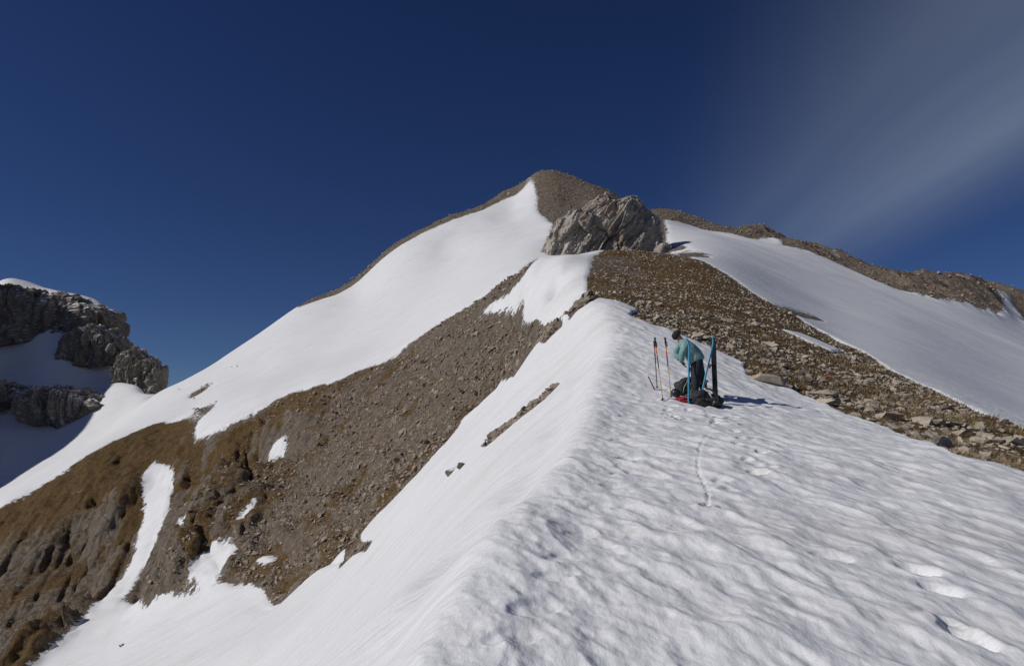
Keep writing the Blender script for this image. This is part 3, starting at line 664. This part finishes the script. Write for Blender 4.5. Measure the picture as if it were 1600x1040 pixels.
def stone_field(name, mask, N, smin, med, sig, smax, parent, kpx=0.0025, mat=None):
    """the thousands of smaller stones, one joined mesh"""
    mask = mask & (fbm(X*0.35, Y*0.35, 3, 87) + 0.5*RNG.uniform(-1, 1, X.shape) > -0.1)
    cand = np.argwhere(mask); sel = cand[RNG.choice(len(cand), min(N, len(cand)), replace=False)]
    VV, FF, off = [], [], 0
    src = []
    for me in SHAPES:
        v = np.array([x.co[:] for x in me.vertices]); f = np.array([p.vertices[:] for p in me.polygons]); src.append((v, f))
    for (i, j) in sel:
        v, f = src[RNG.integers(16)]
        sz = max(float(np.clip(RNG.lognormal(math.log(med), sig), smin, smax)), RR[i,j]*kpx*RNG.uniform(0.7, 1.5))
        a = RNG.uniform(0, 6.28); c_, s_ = math.cos(a), math.sin(a); t1, t2 = RNG.uniform(-.35, .35, 2)
        p = v*np.array((sz, sz*RNG.uniform(.7, 1.1), sz*RNG.uniform(.4, 0.95)))
        p = np.stack([p[:,0]*c_-p[:,1]*s_, p[:,0]*s_+p[:,1]*c_, p[:,2]+p[:,0]*t1+p[:,1]*t2], 1)
        nv = NRM[i, j]*0.7+np.array((0, 0, 0.3)); nv = nv/np.linalg.norm(nv)      # bedded half into the slope
        ta = np.cross((0.0, 1.0, 0.0), nv); ta /= np.linalg.norm(ta); tb = np.cross(nv, ta)
        p = p[:,0:1]*ta + p[:,1:2]*tb + p[:,2:3]*nv
        jit = RNG.uniform(-.5, .5, 2)*RR[i,j]*0.006
        p += np.array((X[i,j]+jit[0], Y[i,j]+jit[1], Z[i,j]+sz*0.12)); VV.append(p); FF.append(f+off); off += len(v)
    o = new_obj(name, np_mesh(name, np.concatenate(VV), np.concatenate(FF), False), parent, mat or MAT_STONE, 'stuff'); return o
vis = np.abs(TT) < 0.72
stone_field('small_stones', in_strip & (rk > 0.7) & vis & (RR < 75), 10000, 0.03, 0.07, 0.6, 0.32, GROUND, 0.0020)
MAT_SCREE = make_crag_mat('scree_stone', (1.07, 0.97, 0.87), 1.2)
stone_field('scree_stones', in_band & (rk > 0.8) & vis & (RR < 120) & (X > -34), 15000, 0.06, 0.125, 0.72, 0.6, TERR['scree_slope'], 0.0014, MAT_SCREE)
stone_field('scree_stones', rock & ~in_band & ~in_strip & vis & (RR > 120) & (RR < 262), 4500, 0.3, 0.5, 0.4, 1.6, TERR['summit_scree'], 0.0020, MAT_SCREE)

stone_field('scree_stones', rock & ~in_band & ~in_strip & vis & (RR > 20) & (RR < 70) & (X < 8), 400, 0.06, 0.14, 0.6, 0.5, TERR['scree_slope'], 0.002, MAT_SCREE)
# dry grass tufts between the stones
def tufts():
    m, nt, b = mat_new('dry_grass'); pos = nd(nt, 'ShaderNodeNewGeometry').outputs['Position']
    nz = nd(nt, 'ShaderNodeTexNoise', i_Scale=1.1, i_Detail=4); nt.links.new(pos, nz.inputs['Vector'])
    nt.links.new(ramp(nt, nz.outputs[0], [(0.35, (0.13, 0.08, 0.04)), (0.55, (0.27, 0.19, 0.09)), (0.7, (0.36, 0.27, 0.13))]), b.inputs['Base Color']); b.inputs['Roughness'].default_value = 0.8
    cand = np.argwhere(in_strip & (rk > 0.8) & vis & (RR < 30) & (fbm(X*0.6, Y*0.6, 3, 91) > 0.05)); sel = cand[RNG.choice(len(cand), 1100, replace=False)]
    T = []
    for (i, j) in sel:
        big = max(0.6, RR[i,j]/22); nb = 22; w = RNG.uniform(0.10, 0.30)*big
        for _ in range(nb):
            a = RNG.uniform(0, 6.28); rr = w*math.sqrt(RNG.uniform()); bx, by = X[i,j]+rr*math.cos(a), Y[i,j]+rr*math.sin(a)
            ln = RNG.uniform(0.08, 0.2)*big**0.6; la = a+RNG.uniform(-.6, .6); le = ln*RNG.uniform(0.5, 1.2)
            z = Z[i,j]-0.02; hw = 0.006*big
            T.append(((bx-hw*math.sin(la), by+hw*math.cos(la), z), (bx+hw*math.sin(la), by-hw*math.cos(la), z), (bx+le*math.cos(la), by+le*math.sin(la), z+ln)))
    V = np.array(T).reshape(-1, 3)
    new_obj('dry_grass', np_mesh('dry_grass', V, np.arange(len(V)).reshape(-1, 3), False), None, m, 'stuff', 'straw coloured dry grass tufts between the stones', 'grass')
tufts()
#THINGS
# ------------------------------------------------------------------ equipment and the person
def simple_mat(name, col, rough=0.6, noise=0.15, scale=30, metal=0.0, bump=0.0):
    m, nt, b = mat_new(name); pos = nd(nt, 'ShaderNodeTexCoord').outputs['Object']
    nz = nd(nt, 'ShaderNodeTexNoise', i_Scale=scale, i_Detail=5); nt.links.new(pos, nz.inputs['Vector'])
    a = tuple(c*(1-noise) for c in col); c2 = tuple(min(1, c*(1+noise)) for c in col)
    nt.links.new(ramp(nt, nz.outputs[0], [(0.3, a), (0.7, c2)]), b.inputs['Base Color'])
    b.inputs['Roughness'].default_value = rough; b.inputs['Metallic'].default_value = metal
    if bump:
        bp = nd(nt, 'ShaderNodeBump'); bp.inputs['Strength'].default_value = 0.6; bp.inputs['Distance'].default_value = bump
        nt.links.new(nz.outputs[0], bp.inputs['Height']); nt.links.new(bp.outputs[0], b.inputs['Normal'])
    return m
M_BLACK = simple_mat('black_plastic', (0.018, 0.018, 0.02), 0.45); M_FABRIC = simple_mat('black_pack_fabric', (0.022, 0.023, 0.027), 0.8, 0.3, 40, 0, 0.01)
M_PACK2 = simple_mat('dark_green_pack_fabric', (0.03, 0.038, 0.036), 0.8, 0.3, 40, 0, 0.01)
M_RED = simple_mat('red_paint', (0.55, 0.02, 0.035), 0.4); M_YEL = simple_mat('yellow_paint', (0.75, 0.42, 0.03), 0.4); M_ORA = simple_mat('orange_shaft', (0.62, 0.33, 0.09), 0.4)
M_BLUE = simple_mat('sky_blue_ski', (0.10, 0.47, 0.72), 0.35, 0.08); M_CAP = simple_mat('blue_cap', (0.03, 0.25, 0.6), 0.4)
M_REDCLOTH = simple_mat('red_cloth', (0.36, 0.015, 0.03), 0.85, 0.3, 12, 0, 0.02); M_STRAP = simple_mat('pale_strap', (0.50, 0.46, 0.40), 0.8)
M_STEEL = simple_mat('steel', (0.45, 0.45, 0.46), 0.35, 0.1, 30, 0.9)
M_JACKET = simple_mat('teal_jacket', (0.185, 0.33, 0.32), 0.75, 0.2, 11, 0, 0.05); M_TROUS = simple_mat('navy_trousers', (0.018, 0.02, 0.032), 0.8, 0.25, 12, 0, 0.01)
M_BEANIE = simple_mat('black_wool', (0.014, 0.013, 0.014), 0.95, 0.3, 60, 0, 0.004); M_SKIN = simple_mat('skin', (0.52, 0.30, 0.21), 0.5, 0.06)
M_GLOVE = simple_mat('dark_green_glove', (0.02, 0.06, 0.045), 0.7); M_BOOT = simple_mat('grey_boot', (0.06, 0.06, 0.065), 0.5); M_GAITER = simple_mat('yellow_gaiter', (0.55, 0.42, 0.08), 0.8)

def tube(bm, p0, p1, r0, r1, seg=10, cap=True):
    p0, p1 = Vector(p0), Vector(p1); d = (p1-p0).normalized(); a = d.orthogonal().normalized(); b = d.cross(a)
    A_ = [bm.verts.new(p0+(a*math.cos(t)+b*math.sin(t))*r0) for t in [2*math.pi*k/seg for k in range(seg)]]
    B_ = [bm.verts.new(p1+(a*math.cos(t)+b*math.sin(t))*r1) for t in [2*math.pi*k/seg for k in range(seg)]]
    for k in range(seg): bm.faces.new((A_[k], A_[(k+1) % seg], B_[(k+1) % seg], B_[k]))
    if cap: bm.faces.new(A_[::-1]); bm.faces.new(B_)
def bm_obj(name, bm, mat, parent, smooth=True, **kw):
    bmesh.ops.recalc_face_normals(bm, faces=bm.faces)
    me = bpy.data.meshes.new(name); bm.to_mesh(me); bm.free()
    for p in me.polygons: p.use_smooth = smooth
    return new_obj(name, me, parent, mat, **kw)
def tubes(name, segs, mat, parent, seg=10):
    bm = bmesh.new()
    for (p0, p1, r0, r1) in segs: tube(bm, p0, p1, r0, r1, seg)
    return bm_obj(name, bm, mat, parent)
def empty(name, loc, label, cat, group=None, rot=(0, 0, 0)):
    o = new_obj(name, None, None, None, None, label, cat, group); o.location = loc; o.rotation_euler = rot; return o
def stand(u, v, Yd):
    """where something planted in the snow meets it"""
    x, z = ray(u, v); x *= Yd; return (x, Yd, ground_z(x, Yd))
def lean_to(base, u, v, Yd):
    x, y, z = at(u, v, Yd); d = Vector((x, y, z))-Vector(base); return d.to_track_quat('Z', 'Y').to_euler(), d.length

def ski_pole(base, top, label, lower, colours, cap):
    rot, ln = lean_to(base, *top); t = empty('ski_pole', base, label, 'ski pole', None, rot)
    tubes('tip', [((0,0,-0.07), (0,0,0.03), 0.003, 0.006)], M_STEEL, t)
    bm = bmesh.new(); tube(bm, (0,0,0.035), (0,0,0.043), 0.045, 0.040, 16); tube(bm, (0,0,0.043), (0,0,0.075), 0.016, 0.011, 12); bm_obj('basket', bm, M_BLACK, t)
    tubes('lower_shaft', [((0,0,0.03), (0,0,ln*0.52), 0.008, 0.009)], lower, t)
    tubes('middle_shaft', [((0,0,ln*0.52), (0,0,ln*0.70), 0.0105, 0.011)], M_BLACK, t)
    z = ln*0.70; st = (ln*0.865-z)/len(colours)
    for c in colours: tubes('shaft_band', [((0,0,z), (0,0,z+st), 0.0115, 0.0115)], c, t); z += st
    g = tubes('grip', [((0,0,ln*0.865), (0,0,ln*0.90), 0.014, 0.019), ((0,0,ln*0.90), (0,0,ln*0.965), 0.019, 0.017), ((0,0,ln*0.965), (0.0,0,ln*0.99), 0.017, 0.024)], M_BLACK, t)
    tubes('cap', [((0,0,ln*0.99), (0,0,ln), 0.025, 0.016)], cap, g)
    bm = bmesh.new(); pts = [(0.015,0,ln*0.97), (-0.045,0.012,ln*0.93), (-0.060,0.015,ln*0.865), (-0.035,0.012,ln*0.85), (-0.012,0,ln*0.90)]
    for a, b in zip(pts[:-1], pts[1:]): tube(bm, a, b, 0.006, 0.006, 6)
    bm_obj('wrist_strap', bm, M_BLACK, t); return t
ski_pole(stand(1036,627,13.6), (1023,527,13.65), 'ski pole with blue cap, red and yellow bands and orange lower shaft', M_ORA, [M_YEL, M_RED, M_YEL, M_RED], M_CAP)
ski_pole(stand(1049,625,13.75), (1039,527,13.8), 'black gripped ski pole with red and yellow bands standing closest to the person', M_ORA, [M_RED, M_YEL, M_RED], M_BLACK)
ski_pole(stand(1027,615,14.9), (1022,532,14.9), 'all dark ski pole planted behind the banded poles', M_BLACK, [M_BLACK, M_RED], M_BLACK)
def stick():
    b_ = stand(1023,615,14.8); rot, ln = lean_to(b_, 1013,588,14.75); t = empty('short_stick', b_, 'short dark red stick leaning in the snow beside the ski poles', 'stick', None, rot)
    tubes('shaft', [((0,0,-0.08), (0,0,ln*0.9), 0.013, 0.013)], simple_mat('dark_red_shaft', (0.20, 0.02, 0.03), 0.5), t); tubes('end_cap', [((0,0,ln*0.9), (0,0,ln), 0.015, 0.013)], M_BLACK, t)
stick()

def ski(base, top, yaw, mat, label, bury=0.35, width=0.082, bindings=True):
    rot, ln = lean_to(base, *top); zz = (Vector(at(*top))-Vector(base)).normalized()
    xx = Vector((math.cos(yaw), math.sin(yaw), 0)); xx = (xx-zz*xx.dot(zz)).normalized(); yy = zz.cross(xx); q = Matrix((xx, yy, zz)).transposed().to_quaternion()
    t = empty('ski', base, label, 'ski', 'touring skis planted in the snow'); t.rotation_euler = q.to_euler()
    n_ = 40; V = []; F_ = []
    for k in range(n_+1):
        s_ = k/n_; z = -bury+(ln+bury)*s_
        w = width*(1.0+0.16*abs(2*s_-1)**2)
        if s_ > 0.93: w *= math.sqrt(max(0.0, 1-((s_-0.93)/0.0705)**2))+0.02
        if s_ < 0.03: w *= 0.8+0.2*s_/0.03
        curve = 0.075*max(0, (s_-0.86)/0.14)**2 + 0.012*math.sin(math.pi*s_); th = 0.011*(1-0.5*abs(2*s_-1))+0.003
        for (a, b) in ((-1, -1), (1, -1), (1, 1), (-1, 1)): V.append((a*w/2, curve+b*th/2, z))
    for k in range(n_):
        o = 4*k
        for i in range(4): F_.append((o+i, o+(i+1) % 4, o+4+(i+1) % 4, o+4+i))
    me = bpy.data.meshes.new('ski_body'); me.from_pydata(V, [], F_+[(3, 2, 1, 0), (4*n_, 4*n_+1, 4*n_+2, 4*n_+3)]); me.update()
    new_obj('ski_body', me, t, mat)
    if bindings:
        for nm, zf in (('toe_binding', 0.52), ('heel_binding', 0.28)):
            bm = bmesh.new(); z = ln*zf
            bmesh.ops.create_cube(bm, size=1, matrix=Matrix.Translation((0, -0.026, z)) @ Matrix.Diagonal((0.052, 0.034, 0.085, 1)))
            bmesh.ops.create_cube(bm, size=1, matrix=Matrix.Translation((0, -0.052, z+0.02)) @ Matrix.Diagonal((0.036, 0.028, 0.03, 1)))
            bmesh.ops.bevel(bm, geom=bm.edges[:], offset=0.004, segments=1, affect='EDGES'); bm_obj(nm, bm, M_BLACK, t, False)
    return t
ski(stand(1077,629,13.45), (1077.5,526,13.45), 1.0, M_BLUE, 'sky blue ski standing upright in front of the person')
ski(stand(1095,626,13.9), (1118,522,14.0), 1.0, M_BLUE, 'sky blue ski leaning against the black ski')
ski(stand(1118,620,14.05), (1114,526,14.05), -0.2, M_BLACK, 'black ski standing upright behind the rucksacks', width=0.098)

def blob(name, size, mat, parent, loc=(0, 0, 0), rot=(0, 0, 0), seed=0, wr=0.08, p=0.7, seg=28):
    """soft stuffed shape: squarish ellipsoid with folds"""
    U, Vv = np.meshgrid(np.linspace(-math.pi, math.pi, seg*2, endpoint=False), np.linspace(-math.pi/2, math.pi/2, seg), indexing='ij')
    f = lambda x: np.sign(x)*np.abs(x)**p
    q = np.stack([f(np.cos(Vv))*f(np.cos(U)), f(np.cos(Vv))*f(np.sin(U)), f(np.sin(Vv))], -1).reshape(-1, 3)
    q = q*(1+wr*(vnoise3(q*2.2+seed, seed)-0.5)*2+wr*0.5*(vnoise3(q*6+seed, seed+1)-0.5)*2)[:,None]*np.array(size)/2
    q = q @ np.array(Euler(rot).to_matrix()).T + np.array(loc)
    i = np.arange(seg*2*seg).reshape(seg*2, seg); j = np.roll(i, -1, axis=0)
    Fq = np.stack([i[:,:-1], j[:,:-1], j[:,1:], i[:,1:]], -1).reshape(-1, 4)
    return new_obj(name, np_mesh(name, q, Fq, True), parent, mat)
def strap(name, pts, mat, parent, w=0.022):
    bm = bmesh.new()
    for a, b in zip(pts[:-1], pts[1:]): tube(bm, a, b, w*0.5, w*0.5, 6)
    return bm_obj(name, bm, mat, parent)
pk = empty('rucksack', stand(1106,634,13.35), 'black rucksack with pale straps lying on the snow before the black ski', 'rucksack')
blob('pack_body', (0.52, 0.34, 0.30), M_FABRIC, pk, (0, 0, 0.07), (0.0, 0.12, 0.2), 3, 0.12)
blob('lid', (0.26, 0.30, 0.22), M_FABRIC, pk, (-0.17, -0.03, 0.17), (0.1, -0.4, 0.1), 5, 0.12)
blob('side_pocket', (0.26, 0.12, 0.16), M_FABRIC, pk, (0.12, -0.16, 0.09), (0, 0.2, 0.1), 6, 0.1)
blob('front_pocket', (0.20, 0.2, 0.13), M_FABRIC, pk, (0.18, 0.04, 0.06), (0, 0.3, 0.2), 8, 0.12)
strap('shoulder_strap', [(-0.10,-0.12,0.32), (-0.02,-0.19,0.24), (0.03,-0.20,0.13), (0.05,-0.19,0.02)], M_STRAP, pk, 0.03)
strap('shoulder_strap', [(-0.06,0.02,0.34), (0.05,-0.10,0.29), (0.12,-0.21,0.17), (0.15,-0.22,0.05)], M_FABRIC, pk, 0.04)
strap('hip_belt', [(-0.25,-0.14,0.10), (-0.1,-0.20,0.12), (0.08,-0.23,0.07), (0.22,-0.2,0.03)], M_FABRIC, pk, 0.035)
blob('buckle', (0.05, 0.03, 0.04), M_STRAP, pk, (0.06, -0.225, 0.07), (0, 0, 0), 9, 0.02, 0.4, 8)
pk2 = empty('rucksack', stand(1066,620,14.25), 'dark rucksack with pale piping sitting upright at the feet of the person', 'rucksack')
blob('pack_body', (0.32, 0.28, 0.34), M_PACK2, pk2, (0.02, 0, 0.14), (0.1, -0.35, 0.1), 13, 0.10)
blob('lid', (0.28, 0.26, 0.14), M_FABRIC, pk2, (0.09, 0, 0.29), (0, -0.3, 0), 15, 0.1)
strap('piping', [(-0.02,-0.16,0.04), (0.0,-0.175,0.16), (0.05,-0.155,0.24), (0.09,-0.12,0.31)], M_STRAP, pk2, 0.012)
strap('piping', [(0.13,-0.15,0.02), (0.15,-0.16,0.14), (0.18,-0.14,0.26)], M_STRAP, pk2, 0.012)
hl = empty('helmet', stand(1056,617,14.0), 'black helmet lying beside the upright rucksack', 'helmet')
blob('shell', (0.20, 0.20, 0.17), M_BLACK, hl, (0, 0, 0.085), (0.2, 0.3, 0), 17, 0.03, 0.95); strap('chin_strap', [(-0.07,-0.06,0.05), (-0.03,-0.11,0.02), (0.04,-0.10,0.02), (0.08,-0.05,0.06)], M_BLACK, hl, 0.012)
rc = empty('red_bag', stand(1073,627,13.6), 'flat crumpled dark red bag lying on the snow between the rucksacks', 'bag')
blob('bag_body', (0.36, 0.26, 0.10), M_REDCLOTH, rc, (0, 0, 0.035), (0, 0.05, 0.2), 19, 0.3); strap('drawcord', [(0.12,-0.09,0.06), (0.16,-0.12,0.03), (0.10,-0.15,0.015), (0.02,-0.16,0.012)], M_STRAP, rc, 0.01)

# --- the person: bent forward, facing left and a little away
PB = stand(1091,622,14.15)
def P_(u, v, dy=0.0):
    k = 14.15/1100*1.0
    return Vector(((u-1091)*k, dy, (622-v)*k))
def skin(name, chains, mat, parent, sub=2, root=0):
    """chains: list of lists of (key, pos, radius); shared keys join"""
    keys = {}; V = []; R = []; E = []
    for ch in chains:
        prev = None
        for (k, p, r) in ch:
            if k not in keys: keys[k] = len(V); V.append(p); R.append(r)
            if prev is not None: E.append((prev, keys[k]))
            prev = keys[k]
    me = bpy.data.meshes.new(name); me.from_pydata([tuple(v) for v in V], E, []); me.update()
    o = new_obj(name, me, parent)
    md = o.modifiers.new('skin', 'SKIN'); md.use_smooth_shade = True
    for i, sv in enumerate(me.skin_vertices[0].data):
        r = R[i]; sv.radius = r if isinstance(r, tuple) else (r, r); sv.use_root = (i == root)
    ss = o.modifiers.new('sub', 'SUBSURF'); ss.levels = sub; ss.render_levels = sub
    dg = bpy.context.evaluated_depsgraph_get(); me2 = bpy.data.meshes.new_from_object(o.evaluated_get(dg)); o.modifiers.clear(); o.data = me2
    me2.materials.clear(); me2.materials.append(mat)
    for p in me2.polygons: p.use_smooth = True
    me2.name = name; return o
person = empty('person', PB, 'person in teal jacket, black beanie and dark trousers bending over rucksacks', 'person')
J = dict(pel=P_(1091,567), mid=P_(1085,554,0.02), che=P_(1077,543,0.05), nb=P_(1070,535,0.08), nk=P_(1066.5,530,0.095), hd=P_(1062.5,525,0.11), top=P_(1059,519.5,0.12),
         shn=P_(1070,543,-0.14), eln=P_(1063,557,-0.16), wrn=P_(1066,566,-0.08), shf=P_(1071,538,0.24), elf=P_(1061,552,0.27), wrf=P_(1067,563,0.16),
         hipn=P_(1088,571,-0.09), knn=P_(1086,594,-0.09), ann=P_(1084,617,-0.07), hipf=P_(1093,571,0.10), knf=P_(1099,592,0.12), anf=P_(1105,614,0.17))
g = J
def hand_chain(w, d, k):
    """palm and five fingers, slightly curled"""
    w = Vector(w); d = Vector(d).normalized(); s_ = Vector((0.25, 1, 0)).normalized(); c_ = d.cross(s_).normalized()
    palm = w+d*0.075; ch = [[(k+'w', w, 0.030), (k+'p', palm, (0.040, 0.024))]]
    for i, (off, ln) in enumerate(((-0.030, 0.060), (-0.010, 0.072), (0.011, 0.068), (0.030, 0.052))):
        a = palm+s_*off+d*0.015; b = a+d*ln*0.55+c_*0.008; e = b+d*ln*0.35+c_*0.028
        ch.append([(k+'p', palm, 0.03), (k+'k%d' % i, a, 0.011), (k+'m%d' % i, b, 0.010), (k+'e%d' % i, e, 0.008)])
    a = w+d*0.035-s_*0.038; ch.append([(k+'w', w, 0.03), (k+'t0', a, 0.013), (k+'t1', a+d*0.035-s_*0.012+c_*0.014, 0.011), (k+'t2', a+d*0.060-s_*0.006+c_*0.030, 0.009)])
    return ch
dn = P_(1071,574,-0.02)-g['wrn']; df = P_(1072,571,0.08)-g['wrf']
body_ch = [[('pel', g['pel'], (0.13, 0.11)), ('mid', g['mid'], (0.13, 0.11)), ('che', g['che'], (0.15, 0.12)), ('nb', g['nb'], 0.08), ('nk', g['nk'], 0.055), ('hd', g['hd'], (0.085, 0.095)), ('top', g['top'], (0.070, 0.078))],
           [('hd', g['hd'], 0.09), ('chin', P_(1059.5,530.5,0.12), 0.045)], [('hd', g['hd'], 0.09), ('nose', P_(1055.8,527.2,0.135), 0.016)],
           [('che', g['che'], 0.14), ('shn', g['shn'], 0.06), ('eln', g['eln'], 0.042), ('wrn', g['wrn'], 0.030)], [('che', g['che'], 0.14), ('shf', g['shf'], 0.06), ('elf', g['elf'], 0.042), ('wrf', g['wrf'], 0.030)],
           [('pel', g['pel'], 0.12), ('hipn', g['hipn'], 0.085), ('knn', g['knn'], 0.058), ('ann', g['ann'], 0.042)], [('pel', g['pel'], 0.12), ('hipf', g['hipf'], 0.085), ('knf', g['knf'], 0.058), ('anf', g['anf'], 0.042)]]
skin('body', body_ch, M_SKIN, person)
skin('jacket', [[('hem', P_(1093,569), (0.21, 0.19)), ('a', P_(1088.5,560,0.01), (0.215, 0.19)), ('mid', g['mid'], (0.22, 0.19)), ('che', g['che'], (0.225, 0.185)), ('nb', g['nb'], (0.125, 0.115)), ('col', P_(1067.5,531.5,0.09), 0.075)],
                [('che', g['che'], 0.19), ('shn', g['shn'], 0.092), ('un', (g['shn']+g['eln'])/2, 0.082), ('eln', g['eln'], 0.074), ('fn', (g['eln']+g['wrn'])/2, 0.062), ('wrn', g['wrn'], 0.048)],
                [('che', g['che'], 0.19), ('shf', g['shf'], 0.092), ('uf', (g['shf']+g['elf'])/2, 0.082), ('elf', g['elf'], 0.074), ('ff', (g['elf']+g['wrf'])/2, 0.062), ('wrf', g['wrf'], 0.048)]], M_JACKET, person)
skin('trousers', [[('top', P_(1089,559), (0.17, 0.15)), ('pel', P_(1092,569), (0.20, 0.175)), ('hipn', g['hipn'], 0.14), ('tn', (g['hipn']+g['knn'])/2, 0.125), ('knn', g['knn'], 0.092), ('cn', (g['knn']+g['ann'])/2, 0.085), ('ann', g['ann'], 0.078)],
                  [('pel', P_(1092,569), 0.19), ('hipf', g['hipf'], 0.14), ('tf', (g['hipf']+g['knf'])/2, 0.125), ('knf', g['knf'], 0.092), ('cf', (g['knf']+g['anf'])/2, 0.085), ('anf', g['anf'], 0.078)]], M_TROUS, person)
skin('glove', hand_chain(g['wrn'], dn, 'n'), M_GLOVE, person, 1); skin('glove', hand_chain(g['wrf'], df, 'f'), M_GLOVE, person, 1)
bn = skin('beanie', [[('z', g['hd']+Vector((0.03, 0.0, -0.005)), (0.112, 0.118)), ('a', g['hd']+Vector((-0.005, 0.0, 0.014)), (0.120, 0.124)), ('b', g['hd']+(g['top']-g['hd'])*0.75+Vector((0, 0, 0.012)), (0.114, 0.118)), ('c', g['top']+(g['top']-g['hd'])*0.35, (0.05, 0.055))]], M_BEANIE, person)
skin('neck_gaiter', [[('a', P_(1066,531.5,0.092), 0.068), ('b', P_(1063,529,0.10), 0.075)]], M_GAITER, person)
for a_, fx_ in ((g['ann'], -1), (g['anf'], -1)):
    toe = Vector((-0.17, 0.09, 0)); f0 = Vector((a_.x, a_.y, 0.05))
    skin('boot', [[('c', a_+Vector((0,0,0.06)), 0.075), ('h', f0+Vector((0.03,-0.015,0.0)), (0.06, 0.06)), ('m', f0+toe*0.5, (0.055, 0.05)), ('t', f0+toe, (0.045, 0.04))]], M_BOOT, person)
# red paint blaze on one stone
if marked is not None:
    bm = bmesh.new(); bmesh.ops.create_icosphere(bm, subdivisions=2, radius=0.2)
    for v in bm.verts: v.co.x *= 1.4; v.co.y *= 0.5; v.co.z *= 0.8; v.co *= 1+0.25*(random.random()-0.5)
    pm = bm_obj('paint_mark', bm, simple_mat('red_waymark_paint', (0.55, 0.05, 0.04), 0.7), marked); pm.location = (0.05, -0.3, 0.12)
# dark stones melting out of the steep snow
for (u, v, w, lab) in [(707,741,20,'dark wet boulder melting out of the steep snow, lower of two'), (723,732,17,'dark wet boulder melting out of the steep snow, upper of two'), (190,1010,12,'small lone boulder on the snow apron under the gully')]:
    x, y = cast(u, v); o = bpy.data.objects.new('boulder', SHAPES[int(u) % 16].copy()); COL.objects.link(o); sz = w*y/1100
    o.data.materials.clear(); o.data.materials.append(MAT_CLIFF)
    o.location = (x, y, ground_z(x, y)-sz*0.05); o.scale = (sz*1.2, sz, sz*1.1); o.rotation_euler = (0.2, 0.3, u); o['label'] = lab; o['category'] = 'rock'
